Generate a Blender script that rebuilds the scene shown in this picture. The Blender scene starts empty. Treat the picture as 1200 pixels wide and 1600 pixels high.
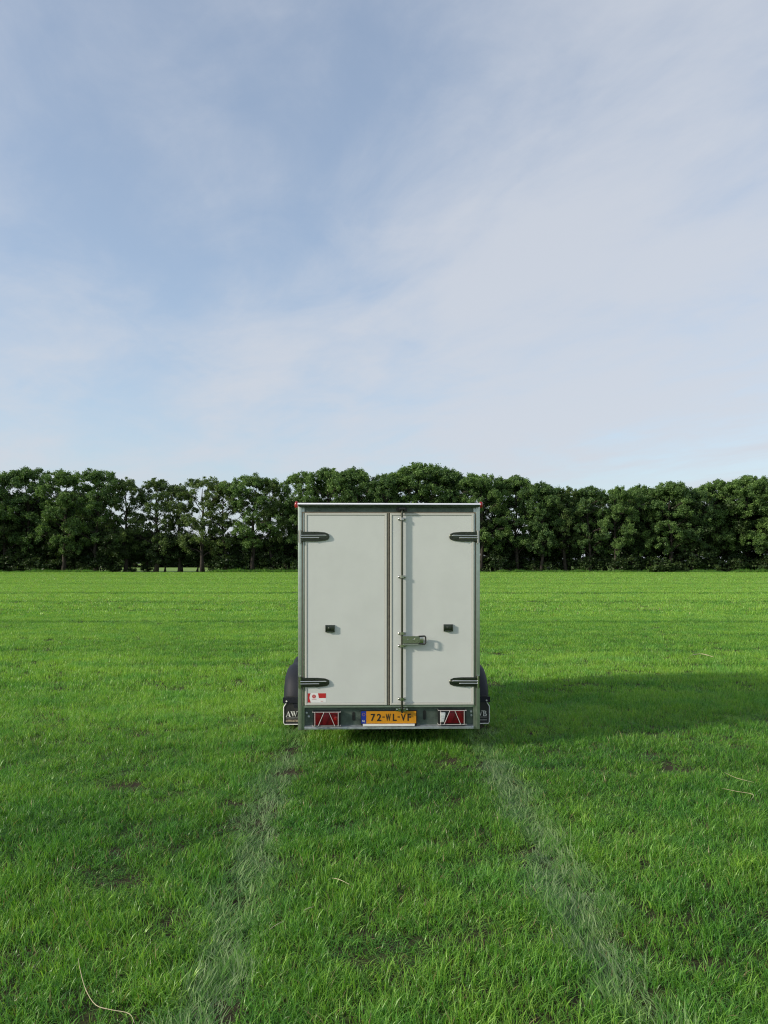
import bpy, bmesh, math, random
import numpy as np
from mathutils import Vector, Matrix

random.seed(7)
R = math.radians
SC = bpy.context.scene
COL = SC.collection

# ------------------------------------------------------------------ camera, sky, sun, exposure
CAM_H = 1.80
cd = bpy.data.cameras.new('camera')
cam = bpy.data.objects.new('camera', cd)
COL.objects.link(cam)
cam.location = (0, 0, CAM_H)
cam.rotation_euler = (R(90), 0, 0)
cd.sensor_fit = 'HORIZONTAL'
cd.sensor_width = 36.0
cd.lens = 36.0
cd.shift_y = 80 / 1200
cd.clip_start = 0.05
cd.clip_end = 9000
SC.camera = cam

SUN_DIR = Vector((1.0, 0.37, -0.45)).normalized()      # the way the light travels
SUN_EL = math.asin(-SUN_DIR.z)
SUN_AZ = math.atan2(-SUN_DIR.x, -SUN_DIR.y)

world = bpy.data.worlds.new('World')
SC.world = world
world.use_nodes = True
W = world.node_tree
W.nodes.clear()


def N(tree, kind, **kw):
    n = tree.nodes.new(kind)
    for k, v in kw.items():
        if k.startswith('in_'):
            key = k[3:]
            key = int(key) if key.isdigit() else key.replace('_', ' ')
            n.inputs[key].default_value = v
        else:
            setattr(n, k, v)
    return n


def L(tree, a, b):
    tree.links.new(a, b)


def mth(tree, op, a, b=None, c=None, clamp=False):
    n = tree.nodes.new('ShaderNodeMath')
    n.operation = op
    n.use_clamp = clamp
    for i, v in enumerate((a, b, c)):
        if v is None:
            continue
        if isinstance(v, (int, float)):
            n.inputs[i].default_value = v
        else:
            tree.links.new(v, n.inputs[i])
    return n.outputs[0]


def sstep(tree, v, lo, hi):
    n = tree.nodes.new('ShaderNodeMapRange')
    n.interpolation_type = 'SMOOTHSTEP'
    tree.links.new(v, n.inputs[0])
    n.inputs[1].default_value = lo
    n.inputs[2].default_value = hi
    return n.outputs[0]


BIG = (3.734380, 22.797549, 0)
MID = (1.226852, 5.103113, 0)


def build_sky():
    t = W
    sky = N(t, 'ShaderNodeTexSky', sky_type='NISHITA', sun_disc=False)
    sky.sun_elevation = SUN_EL
    sky.sun_rotation = SUN_AZ
    sky.altitude = 20
    sky.air_density = 1.0
    sky.dust_density = 0.7
    sky.ozone_density = 1.0
    tc = N(t, 'ShaderNodeTexCoord')
    sep = N(t, 'ShaderNodeSeparateXYZ')
    L(t, tc.outputs['Generated'], sep.inputs[0])
    # thin high cloud lies on a flat layer: project the view direction onto it
    z = mth(t, 'ADD', mth(t, 'MAXIMUM', sep.outputs[2], 0.0), 0.07)
    u = mth(t, 'DIVIDE', sep.outputs[0], z)
    v = mth(t, 'DIVIDE', sep.outputs[1], z)
    comb = N(t, 'ShaderNodeCombineXYZ')
    L(t, u, comb.inputs[0]); L(t, v, comb.inputs[1])
    rot = N(t, 'ShaderNodeMapping', vector_type='TEXTURE')
    rot.inputs['Rotation'].default_value = (0, 0, R(24))     # wind lines run away to the left
    L(t, comb.outputs[0], rot.inputs[0])

    def layer(scale, loc, detail, rough, dist):
        m = N(t, 'ShaderNodeMapping')
        m.inputs['Location'].default_value = loc
        m.inputs['Scale'].default_value = scale
        L(t, rot.outputs[0], m.inputs[0])
        n = N(t, 'ShaderNodeTexNoise', in_Scale=1.0, in_Detail=detail, in_Roughness=rough, in_Distortion=dist)
        L(t, m.outputs[0], n.inputs['Vector'])
        return n.outputs[0]
    big = layer((0.42, 0.26, 1), BIG, 2, 0.45, 0.35)
    mid = layer((1.15, 0.62, 1), MID, 7, 0.58, 0.55)
    fine = layer((3.6, 2.0, 1), (2.0, 9.1, 0), 8, 0.62, 0.4)
    d = mth(t, 'MULTIPLY', big, 1.15)
    d = mth(t, 'MULTIPLY_ADD', mid, 0.74, d)
    d = mth(t, 'MULTIPLY_ADD', fine, 0.40, d)
    dens = sstep(t, d, 0.90, 1.38)
    # the veil thickens towards the horizon, where one looks through it at a slant
    low = mth(t, 'POWER', mth(t, 'SUBTRACT', 1.0, mth(t, 'MAXIMUM', sep.outputs[2], 0.0), clamp=True), 9.0)
    hz = N(t, 'ShaderNodeMix', data_type='RGBA')
    L(t, mth(t, 'MULTIPLY_ADD', low, 0.62, 0.30, clamp=True), hz.inputs[0])
    L(t, sky.outputs[0], hz.inputs[6])
    hz.inputs[7].default_value = (2.05, 2.42, 3.00, 1)
    fac = mth(t, 'MULTIPLY_ADD', dens, 0.72, 0.10)
    fac = mth(t, 'MULTIPLY_ADD', low, 0.12, fac, clamp=True)
    mix = N(t, 'ShaderNodeMix', data_type='RGBA')
    L(t, fac, mix.inputs[0])
    L(t, hz.outputs[2], mix.inputs[6])
    mix.inputs[7].default_value = (3.15, 3.30, 3.60, 1)
    bg = N(t, 'ShaderNodeBackground', in_Strength=0.14)
    L(t, mix.outputs[2], bg.inputs[0])
    out = N(t, 'ShaderNodeOutputWorld')
    L(t, bg.outputs[0], out.inputs[0])


build_sky()

sd = bpy.data.lights.new('sun', 'SUN')
sd.energy = 2.8
sd.angle = R(3.5)
sd.color = (1.0, 0.90, 0.76)
sun = bpy.data.objects.new('sun', sd)
COL.objects.link(sun)
sun.rotation_euler = SUN_DIR.to_track_quat('-Z', 'Y').to_euler()
sun.location = (-30, -10, 30)

SC.view_settings.view_transform = 'Standard'
SC.view_settings.look = 'None'
SC.view_settings.exposure = 0.55
SC.view_settings.gamma = 1.0
SC.view_settings.use_curve_mapping = False
SC.cycles.use_denoising = True
SC.cycles.denoising_input_passes = 'RGB_ALBEDO_NORMAL'
SC.cycles.denoising_prefilter = 'NONE'
SC.cycles.filter_width = 1.15
SC.cycles.max_bounces = 6
SC.cycles.diffuse_bounces = 3
SC.cycles.glossy_bounces = 3
SC.cycles.transmission_bounces = 4
SC.cycles.transparent_max_bounces = 4


# ------------------------------------------------------------------ helpers
def tag(o, label=None, cat=None, group=None, kind=None):
    if label: o['label'] = label
    if cat: o['category'] = cat
    if group: o['group'] = group
    if kind: o['kind'] = kind
    return o


def link(name, me, parent=None, loc=None, rot=None):
    o = bpy.data.objects.new(name, me)
    COL.objects.link(o)
    if parent is not None:
        o.parent = parent
    if loc is not None: o.location = loc
    if rot is not None: o.rotation_euler = rot
    return o


def mesh_from(name, verts, faces, mats, smooth=False):
    me = bpy.data.meshes.new(name)
    me.from_pydata([tuple(v) for v in verts], [], [tuple(f) for f in faces])
    for m in (mats if isinstance(mats, (list, tuple)) else [mats]):
        me.materials.append(m)
    if smooth:
        me.polygons.foreach_set('use_smooth', [True] * len(me.polygons))
    me.update()
    return me


def bm_obj(name, bm, mat, parent=None, smooth=False, bevel=0.0, angle=35):
    if bevel > 0:
        es = [e for e in bm.edges if len(e.link_faces) == 2 and e.calc_face_angle(0) > R(30)]
        bmesh.ops.bevel(bm, geom=es, offset=bevel, segments=2, affect='EDGES', profile=0.6, clamp_overlap=True)
    me = bpy.data.meshes.new(name)
    bm.to_mesh(me)
    bm.free()
    for m in (mat if isinstance(mat, (list, tuple)) else [mat]):
        me.materials.append(m)
    if smooth or bevel > 0:
        me.polygons.foreach_set('use_smooth', [True] * len(me.polygons))
        me.set_sharp_from_angle(angle=R(angle))
    return link(name, me, parent)


def box(bm, x0, x1, y0, y1, z0, z1, mi=0):
    v = [bm.verts.new(p) for p in ((x0, y0, z0), (x1, y0, z0), (x1, y1, z0), (x0, y1, z0),
                                   (x0, y0, z1), (x1, y0, z1), (x1, y1, z1), (x0, y1, z1))]
    for f in ((0, 3, 2, 1), (4, 5, 6, 7), (0, 1, 5, 4), (1, 2, 6, 5), (2, 3, 7, 6), (3, 0, 4, 7)):
        fc = bm.faces.new([v[i] for i in f]); fc.material_index = mi
    return v


def prism(bm, pts, a0, a1, axis='y', mi=0):
    """closed 2-D outline pushed along an axis; pts are (x,z) for y, (y,z) for x, (x,y) for z"""
    def mk(p, a):
        return (p[0], a, p[1]) if axis == 'y' else (a, p[0], p[1]) if axis == 'x' else (p[0], p[1], a)
    A = [bm.verts.new(mk(p, a0)) for p in pts]
    B = [bm.verts.new(mk(p, a1)) for p in pts]
    n = len(pts)
    fs = [bm.faces.new(A), bm.faces.new(B[::-1])]
    for i in range(n):
        fs.append(bm.faces.new((A[i], B[i], B[(i + 1) % n], A[(i + 1) % n])))
    for f in fs: f.material_index = mi
    bmesh.ops.recalc_face_normals(bm, faces=fs)


def tube(bm, pts, r, seg=8, closed=False, mi=0, radii=None):
    pts = [Vector(p) for p in pts]
    rings = []
    n = len(pts)
    prev = None
    for i, p in enumerate(pts):
        if closed:
            d = (pts[(i + 1) % n] - pts[i - 1]).normalized()
        else:
            d = (pts[min(i + 1, n - 1)] - pts[max(i - 1, 0)]).normalized()
        if prev is None:
            ref = Vector((0, 0, 1)) if abs(d.z) < 0.9 else Vector((1, 0, 0))
            a = d.cross(ref).normalized()
        else:
            a = (prev - d * prev.dot(d)).normalized()
        prev = a
        b = d.cross(a)
        rr = radii[i] if radii else r
        rings.append([bm.verts.new(p + (a * math.cos(2 * math.pi * k / seg) + b * math.sin(2 * math.pi * k / seg)) * rr) for k in range(seg)])
    fs = []
    for i in range(n if closed else n - 1):
        q, s = rings[i], rings[(i + 1) % n]
        for k in range(seg):
            fs.append(bm.faces.new((q[k], q[(k + 1) % seg], s[(k + 1) % seg], s[k])))
    if not closed:
        fs.append(bm.faces.new(rings[0][::-1])); fs.append(bm.faces.new(rings[-1]))
    for f in fs: f.material_index = mi
    bmesh.ops.recalc_face_normals(bm, faces=fs)


def lathe(bm, prof, axis='x', seg=32, centre=(0, 0, 0), mi=0):
    """prof: (along axis, radius) pairs, open profile"""
    rings = []
    for a, r in prof:
        ring = []
        for k in range(seg):
            t = 2 * math.pi * k / seg
            c, s = math.cos(t) * r, math.sin(t) * r
            p = (a, c, s) if axis == 'x' else (c, a, s) if axis == 'y' else (c, s, a)
            ring.append(bm.verts.new(Vector(p) + Vector(centre)))
        rings.append(ring)
    fs = []
    for i in range(len(rings) - 1):
        for k in range(seg):
            fs.append(bm.faces.new((rings[i][k], rings[i][(k + 1) % seg], rings[i + 1][(k + 1) % seg], rings[i + 1][k])))
    if prof[0][1] > 1e-5: fs.append(bm.faces.new(rings[0][::-1]))
    if prof[-1][1] > 1e-5: fs.append(bm.faces.new(rings[-1]))
    for f in fs: f.material_index = mi
    bmesh.ops.recalc_face_normals(bm, faces=fs)


# ------------------------------------------------------------------ materials
def principled(name, col, rough=0.5, metal=0.0, spec=0.5, coat=0.0, var=0.0, vscale=8.0, bump=0.0, bscale=60.0, dirt=None, rvar=0.0):
    m = bpy.data.materials.new(name)
    m.use_nodes = True
    t = m.node_tree
    b = t.nodes['Principled BSDF']
    b.inputs['Base Color'].default_value = (*col, 1)
    b.inputs['Roughness'].default_value = rough
    b.inputs['Metallic'].default_value = metal
    b.inputs['Specular IOR Level'].default_value = spec
    b.inputs['Coat Weight'].default_value = coat
    tc = N(t, 'ShaderNodeTexCoord')
    if var > 0:
        n = N(t, 'ShaderNodeTexNoise', in_Scale=vscale, in_Detail=6.0, in_Roughness=0.6)
        L(t, tc.outputs['Object'], n.inputs['Vector'])
        mx = N(t, 'ShaderNodeMix', data_type='RGBA')
        L(t, sstep(t, n.outputs[0], 0.3, 0.7), mx.inputs[0])
        mx.inputs[6].default_value = (*[c * (1 - var) for c in col], 1)
        d = dirt or [min(1, c * (1 + var)) for c in col]
        mx.inputs[7].default_value = (*d, 1)
        L(t, mx.outputs[2], b.inputs['Base Color'])
        if rvar:
            L(t, mth(t, 'MULTIPLY_ADD', n.outputs[0], rvar, rough - rvar / 2), b.inputs['Roughness'])
    if bump > 0:
        n2 = N(t, 'ShaderNodeTexNoise', in_Scale=bscale, in_Detail=3.0)
        L(t, tc.outputs['Object'], n2.inputs['Vector'])
        bp = N(t, 'ShaderNodeBump', in_Strength=bump, in_Distance=0.01)
        L(t, n2.outputs[0], bp.inputs['Height'])
        L(t, bp.outputs[0], b.inputs['Normal'])
    return m


M = {}
M['panel'] = principled('white_polyester_panel', (0.62, 0.64, 0.61), 0.34, var=0.03, vscale=3.0, bump=0.05, bscale=9.0, rvar=0.12)
M['trim_white'] = principled('white_door_trim', (0.54, 0.54, 0.49), 0.3)
M['alu'] = principled('anodised_aluminium', (0.42, 0.48, 0.41), 0.38, 0.85, var=0.08, vscale=25)
M['alu_bright'] = principled('bright_roof_edge', (0.86, 0.87, 0.88), 0.30, 0.25)
M['galv'] = principled('galvanised_steel', (0.42, 0.46, 0.47), 0.45, 0.7, var=0.2, vscale=18, rvar=0.2)
M['channel'] = principled('shade_toned_metal', (0.10, 0.13, 0.11), 0.5, 0.5, var=0.25, vscale=14)  # base darkened for shade below the roof lip and in the channel
M['seal'] = principled('brown_grey_rubber_seal', (0.17, 0.15, 0.115), 0.6, var=0.15, vscale=20)
M['dark_rubber'] = principled('black_rubber', (0.02, 0.02, 0.02), 0.7, var=0.2, vscale=30)
M['steel'] = principled('polished_stainless_steel', (0.46, 0.46, 0.43), 0.22, 1.0)
M['chrome'] = principled('bright_chrome', (0.85, 0.83, 0.78), 0.3, 1.0)
M['dark_steel'] = principled('darkened_steel', (0.085, 0.095, 0.075), 0.3, 1.0)
M['rod'] = principled('dark_reflecting_lock_rod', (0.10, 0.105, 0.085), 0.35, 1.0)
M['fender'] = principled('blue_black_moulded_plastic', (0.013, 0.015, 0.022), 0.58, spec=0.25, var=0.12, vscale=7, bump=0.12, bscale=400, rvar=0.15)
M['flap'] = principled('black_rubber_flap', (0.022, 0.022, 0.023), 0.55, var=0.25, vscale=12)
M['white_paint'] = principled('white_paint', (0.78, 0.78, 0.75), 0.45)
M['wire'] = principled('grey_wire', (0.55, 0.52, 0.50), 0.4)
M['grey_print'] = principled('grey_print', (0.32, 0.32, 0.31), 0.6)
M['tan_print'] = principled('tan_print', (0.34, 0.28, 0.20), 0.7, var=0.5, vscale=70)
M['red_lens'] = principled('red_lamp_lens', (0.115, 0.004, 0.006), 0.3, spec=0.3, var=0.25, vscale=40)
M['red_dark'] = principled('dark_red_reflector', (0.10, 0.003, 0.007), 0.3, spec=0.3)
M['red_bright'] = principled('bright_red_fog_lens', (0.26, 0.008, 0.010), 0.25, coat=0.2)
M['clear_lens'] = principled('clear_lamp_lens', (0.62, 0.66, 0.66), 0.12, coat=0.8, var=0.3, vscale=60)
M['black_plastic'] = principled('black_plastic', (0.012, 0.013, 0.013), 0.45)
M['yellow'] = principled('yellow_plate', (0.58, 0.25, 0.010), 0.4, var=0.06, vscale=20)
M['blue'] = principled('blue_plate_band', (0.012, 0.03, 0.28), 0.4)
M['ink'] = principled('black_plate_characters', (0.012, 0.010, 0.010), 0.5)
M['sticker_white'] = principled('white_sticker', (0.80, 0.80, 0.79), 0.4)
M['sticker_red'] = principled('red_sticker_print', (0.48, 0.02, 0.02), 0.45)
M['tyre'] = principled('tyre_rubber', (0.018, 0.018, 0.018), 0.8, var=0.3, vscale=20)
M['wood_floor'] = principled('dark_plywood', (0.09, 0.06, 0.04), 0.7, var=0.2, vscale=10)
M['straw'] = principled('dry_straw', (0.50, 0.43, 0.27), 0.6, var=0.2, vscale=15)
M['wall'] = principled('pale_plaster', (0.30, 0.28, 0.26), 0.8, var=0.08, vscale=1.5)
M['roof_tile'] = principled('grey_roof_tile', (0.07, 0.065, 0.065), 0.7, var=0.15, vscale=2.0)
M['glass'] = principled('dark_window_glass', (0.02, 0.025, 0.03), 0.08)
M['bark'] = principled('grey_brown_bark', (0.038, 0.031, 0.024), 0.9, var=0.4, vscale=3, bump=0.8, bscale=9)


def leaf_material(name, dark, light, trans=0.28):
    m = bpy.data.materials.new(name)
    m.use_nodes = True
    t = m.node_tree
    b = t.nodes['Principled BSDF']
    b.inputs['Roughness'].default_value = 0.5
    b.inputs['Specular IOR Level'].default_value = 0.3
    at = N(t, 'ShaderNodeAttribute', attribute_name='tint')
    oi = N(t, 'ShaderNodeObjectInfo')
    f = mth(t, 'MULTIPLY_ADD', mth(t, 'SUBTRACT', oi.outputs['Random'], 0.5), 0.35, at.outputs['Fac'], clamp=True)
    mx = N(t, 'ShaderNodeMix', data_type='RGBA')
    L(t, f, mx.inputs[0])
    mx.inputs[6].default_value = (*dark, 1)
    mx.inputs[7].default_value = (*light, 1)
    L(t, mx.outputs[2], b.inputs['Base Color'])
    tr = N(t, 'ShaderNodeBsdfTranslucent')
    tw = N(t, 'ShaderNodeMix', data_type='RGBA', blend_type='MULTIPLY', in_0=1.0)
    L(t, mx.outputs[2], tw.inputs[6])
    tw.inputs[7].default_value = (1.1, 1.2, 0.6, 1)
    L(t, tw.outputs[2], tr.inputs[0])
    ms = N(t, 'ShaderNodeMixShader', in_0=trans)
    L(t, b.outputs[0], ms.inputs[1]); L(t, tr.outputs[0], ms.inputs[2])
    L(t, ms.outputs[0], t.nodes['Material Output'].inputs[0])
    return m


M['leaf'] = leaf_material('oak_leaves', (0.045, 0.098, 0.038), (0.175, 0.290, 0.075))
M['leaf_thin'] = leaf_material('paler_oak_leaves', (0.062, 0.112, 0.036), (0.185, 0.262, 0.075))
M['leaf_dark'] = leaf_material('shaded_undergrowth_leaves', (0.024, 0.050, 0.018), (0.070, 0.115, 0.032))  # leaf colour lowered to carry the shade beneath the oaks
M['leaf_far'] = leaf_material('far_leaves', (0.035, 0.062, 0.030), (0.075, 0.115, 0.045))


def grass_material():
    m = bpy.data.materials.new('grass_blades')
    m.use_nodes = True
    t = m.node_tree
    b = t.nodes['Principled BSDF']
    b.inputs['Roughness'].default_value = 0.38
    b.inputs['Specular IOR Level'].default_value = 0.45
    sh = N(t, 'ShaderNodeAttribute', attribute_name='shade')            # per blade
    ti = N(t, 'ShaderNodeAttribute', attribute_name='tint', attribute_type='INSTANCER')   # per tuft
    lay = N(t, 'ShaderNodeAttribute', attribute_name='lay', attribute_type='INSTANCER')   # pressed down by wheels
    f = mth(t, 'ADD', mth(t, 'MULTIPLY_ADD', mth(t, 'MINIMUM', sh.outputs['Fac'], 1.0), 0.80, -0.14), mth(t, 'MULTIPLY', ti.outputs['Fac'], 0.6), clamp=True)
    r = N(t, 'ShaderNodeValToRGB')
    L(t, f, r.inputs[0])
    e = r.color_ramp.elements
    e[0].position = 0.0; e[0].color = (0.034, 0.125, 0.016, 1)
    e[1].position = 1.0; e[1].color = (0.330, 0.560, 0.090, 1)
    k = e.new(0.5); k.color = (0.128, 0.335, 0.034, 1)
    gp = N(t, 'ShaderNodeNewGeometry')
    hn = N(t, 'ShaderNodeTexNoise', in_Scale=1.3, in_Detail=5.0, in_Roughness=0.6)
    L(t, gp.outputs['Position'], hn.inputs['Vector'])
    hue = N(t, 'ShaderNodeMix', data_type='RGBA', blend_type='MULTIPLY')
    L(t, sstep(t, hn.outputs[0], 0.42, 0.66), hue.inputs[0])
    L(t, r.outputs[0], hue.inputs[6])
    hue.inputs[7].default_value = (0.74, 0.90, 1.12, 1)                 # bluer, darker growth in patches
    pale = N(t, 'ShaderNodeMix', data_type='RGBA')
    L(t, mth(t, 'MULTIPLY', lay.outputs['Fac'], mth(t, 'MULTIPLY_ADD', sstep(t, sh.outputs['Fac'], 0.30, 0.65), 0.88, 0.10), clamp=True), pale.inputs[0])
    L(t, hue.outputs[2], pale.inputs[6])
    pale.inputs[7].default_value = (0.320, 0.440, 0.205, 1)             # pale underside of the blades, with reflected sky put into the colour
    dead = N(t, 'ShaderNodeMix', data_type='RGBA')
    L(t, mth(t, 'GREATER_THAN', sh.outputs['Fac'], 1.5), dead.inputs[0])
    L(t, pale.outputs[2], dead.inputs[6])
    dead.inputs[7].default_value = (0.30, 0.25, 0.12, 1)
    L(t, dead.outputs[2], b.inputs['Base Color'])
    tr = N(t, 'ShaderNodeBsdfTranslucent')
    tw = N(t, 'ShaderNodeMix', data_type='RGBA', blend_type='MULTIPLY', in_0=1.0)
    L(t, dead.outputs[2], tw.inputs[6])
    tw.inputs[7].default_value = (1.15, 1.15, 0.5, 1)
    L(t, tw.outputs[2], tr.inputs[0])
    ms = N(t, 'ShaderNodeMixShader', in_0=0.42)
    L(t, b.outputs[0], ms.inputs[1]); L(t, tr.outputs[0], ms.inputs[2])
    L(t, ms.outputs[0], t.nodes['Material Output'].inputs[0])
    return m


M['grass'] = grass_material()


def ground_material():
    m = bpy.data.materials.new('soil_and_thatch')
    m.use_nodes = True
    t = m.node_tree
    b = t.nodes['Principled BSDF']
    b.inputs['Roughness'].default_value = 0.95
    b.inputs['Specular IOR Level'].default_value = 0.15
    g = N(t, 'ShaderNodeNewGeometry')
    n1 = N(t, 'ShaderNodeTexNoise', in_Scale=2.2, in_Detail=8.0, in_Roughness=0.65)
    L(t, g.outputs['Position'], n1.inputs['Vector'])
    n2 = N(t, 'ShaderNodeTexNoise', in_Scale=38.0, in_Detail=6.0, in_Roughness=0.7)
    L(t, g.outputs['Position'], n2.inputs['Vector'])
    soil = N(t, 'ShaderNodeMix', data_type='RGBA')
    L(t, n2.outputs[0], soil.inputs[0])
    soil.inputs[6].default_value = (0.020, 0.016, 0.010, 1)
    soil.inputs[7].default_value = (0.085, 0.068, 0.042, 1)
    mx = N(t, 'ShaderNodeMix', data_type='RGBA')
    sep = N(t, 'ShaderNodeSeparateXYZ')
    L(t, g.outputs['Position'], sep.inputs[0])
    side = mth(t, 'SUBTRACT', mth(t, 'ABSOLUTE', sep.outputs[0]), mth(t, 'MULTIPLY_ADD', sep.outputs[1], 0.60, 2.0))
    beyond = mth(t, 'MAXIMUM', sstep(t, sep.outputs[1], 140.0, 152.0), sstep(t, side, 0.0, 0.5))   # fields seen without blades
    fac = mth(t, 'MAXIMUM', mth(t, 'MULTIPLY', sstep(t, n1.outputs[0], 0.40, 0.75), 0.6), beyond)
    L(t, fac, mx.inputs[0])
    L(t, soil.outputs[2], mx.inputs[6])
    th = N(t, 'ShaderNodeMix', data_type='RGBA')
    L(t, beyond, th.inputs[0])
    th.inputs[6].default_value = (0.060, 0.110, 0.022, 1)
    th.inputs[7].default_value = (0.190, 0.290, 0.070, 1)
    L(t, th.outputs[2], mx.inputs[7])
    L(t, mx.outputs[2], b.inputs['Base Color'])
    bp = N(t, 'ShaderNodeBump', in_Strength=0.8, in_Distance=0.03)
    L(t, n2.outputs[0], bp.inputs['Height'])
    L(t, bp.outputs[0], b.inputs['Normal'])
    return m


M['ground'] = ground_material()


# ------------------------------------------------------------------ the field
def vnoise(x, y, seed=0):
    """smooth value noise in 0..1, numpy arrays"""
    xi = np.floor(x).astype(np.int64); yi = np.floor(y).astype(np.int64)
    xf = x - xi; yf = y - yi
    xf = xf * xf * (3 - 2 * xf); yf = yf * yf * (3 - 2 * yf)

    def h(a, b):
        n = (a * 374761393 + b * 668265263 + seed * 1442695041) & 0x7fffffff
        n = ((n ^ (n >> 13)) * 1274126177) & 0x7fffffff
        return ((n ^ (n >> 16)) & 0xffff) / 65535.0
    return (h(xi, yi) * (1 - xf) + h(xi + 1, yi) * xf) * (1 - yf) + (h(xi, yi + 1) * (1 - xf) + h(xi + 1, yi + 1) * xf) * yf


def fbm(x, y, seed=0, octv=4):
    s = 0; a = 0.5; tot = 0
    for o in range(octv):
        s = s + a * vnoise(x * 2 ** o + 17.3 * o, y * 2 ** o - 9.1 * o, seed + o); tot += a; a *= 0.5
    return s / tot


TR_X, TR_Y = 0.05, 7.362          # rear of the trailer


def track_left(y):
    return np.interp(y, [1.0, 3.0, 4.5, 5.8, 7.4, 9.5], [-0.60, -0.69, -0.80, -0.88, -0.90, -0.93])


def track_right(y):
    return np.interp(y, [1.0, 3.0, 4.75, 6.2, 7.4, 9.5], [1.00, 1.01, 1.03, 1.00, 1.00, 1.00])


BARE = [  # worn spots: x, y, rx, ry (metres)
    (0.36, 4.55, 0.16, 0.07), (0.12, 3.70, 0.16, 0.08), (-0.62, 4.60, 0.10, 0.10), (-1.60, 4.40, 0.25, 0.14),
    (-1.95, 6.05, 0.22, 0.10), (-0.75, 6.50, 0.10, 0.16), (-0.72, 5.95, 0.09, 0.12), (-0.50, 4.10, 0.08, 0.20),
    (-1.15, 3.30, 0.10, 0.08), (0.95, 4.60, 0.14, 0.22), (1.35, 3.90, 0.10, 0.14), (-1.10, 5.1, 0.16, 0.09),
    (2.2, 4.9, 0.2, 0.07), (-2.3, 3.9, 0.2, 0.1), (0.62, 5.9, 0.12, 0.07), (1.0, 3.45, 0.08, 0.08), (-0.55, 3.2, 0.08, 0.06),
]


def build_field():
    # one sheet to the horizon, finely cut close by so it can roll a little
    xs = np.unique(np.concatenate([np.linspace(-9, 9, 73), np.array([-5000, -1500, -500, -200, -80, -30, 30, 80, 200, 500, 1500, 5000])]))
    ys = np.unique(np.concatenate([np.linspace(0, 18, 73), np.array([-3000, -500, -60, -10, 26, 40, 70, 120, 200, 400, 1000, 3000, 8000])]))
    X, Y = np.meshgrid(xs, ys)
    Z = ground_z(X, Y)
    nv = len(xs)
    verts = np.stack([X, Y, Z], -1).reshape(-1, 3)
    faces = [(j * nv + i, j * nv + i + 1, (j + 1) * nv + i + 1, (j + 1) * nv + i) for j in range(len(ys) - 1) for i in range(nv - 1)]
    o = link('ground', mesh_from('ground', verts, faces, M['ground'], True))
    tag(o, 'flat meadow soil under the grass, reaching to the horizon', kind='structure')


def ground_z(x, y):
    near = np.clip((16 - y) / 6, 0, 1) * np.clip((8 - np.abs(x)) / 3, 0, 1) * np.clip(y, 0, 1)
    z = (fbm(x * 0.9, y * 0.9, 40, 3) - 0.5) * 0.05
    for tr in (track_left(y), track_right(y)):
        z = z - 0.03 * np.exp(-((x - tr) / 0.14) ** 2) * (y < 10)
    return z * near


def tuft_mesh(name, seed, blades, radius, hmin, hmax, width, lean=0.35, segs=3, flat=False):
    rnd = random.Random(seed)
    V, F, S = [], [], []
    for _ in range(blades):
        a = rnd.uniform(0, 2 * math.pi)
        rr = radius * math.sqrt(rnd.random())
        base = Vector((rr * math.cos(a), rr * math.sin(a), -0.01))
        h = rnd.uniform(hmin, hmax) * (0.75 + 0.5 * rnd.random())
        th = rnd.uniform(0, 2 * math.pi)
        ln = abs(rnd.gauss(lean, 0.42))
        if flat:
            th = rnd.gauss(math.pi / 2, 0.50)
            ln = rnd.uniform(1.0, 1.5)
        dirv = Vector((math.cos(th), math.sin(th), 0))
        side = Vector((-math.sin(th), math.cos(th), 0))
        tw = rnd.uniform(-0.9, 0.9)
        side = (side * math.cos(tw) + dirv * math.sin(tw))
        w = width * rnd.uniform(0.5, 1.5)
        s = rnd.random()
        if rnd.random() < 0.035: s = 2.0
        p = base.copy()
        ang = ln * (0.55 if flat else 0.25)
        b0 = len(V)
        step = h / segs
        for i in range(segs + 1):
            f = i / segs
            ww = w * (0.75 + 0.5 * f if f < 0.4 else (1 - f) / 0.6 * 0.95)
            if i < segs:
                V.append(p - side * ww * 0.5); V.append(p + side * ww * 0.5); S += [s, s]
            else:
                V.append(p.copy()); S.append(s)
            p = p + (dirv * math.sin(ang) + Vector((0, 0, 1)) * math.cos(ang)) * step
            ang += ln * (1.4 if not flat else 0.5) / segs * rnd.uniform(0.7, 1.5)
            if flat: ang = min(ang, 1.52)
        for i in range(segs - 1):
            k = b0 + 2 * i
            F.append((k, k + 1, k + 3, k + 2))
        k = b0 + 2 * (segs - 1)
        F.append((k, k + 1, k + 2))
    me = mesh_from(name, V, F, M['grass'], True)
    at = me.attributes.new('shade', 'FLOAT', 'POINT')
    at.data.foreach_set('value', S)
    return me


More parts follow.
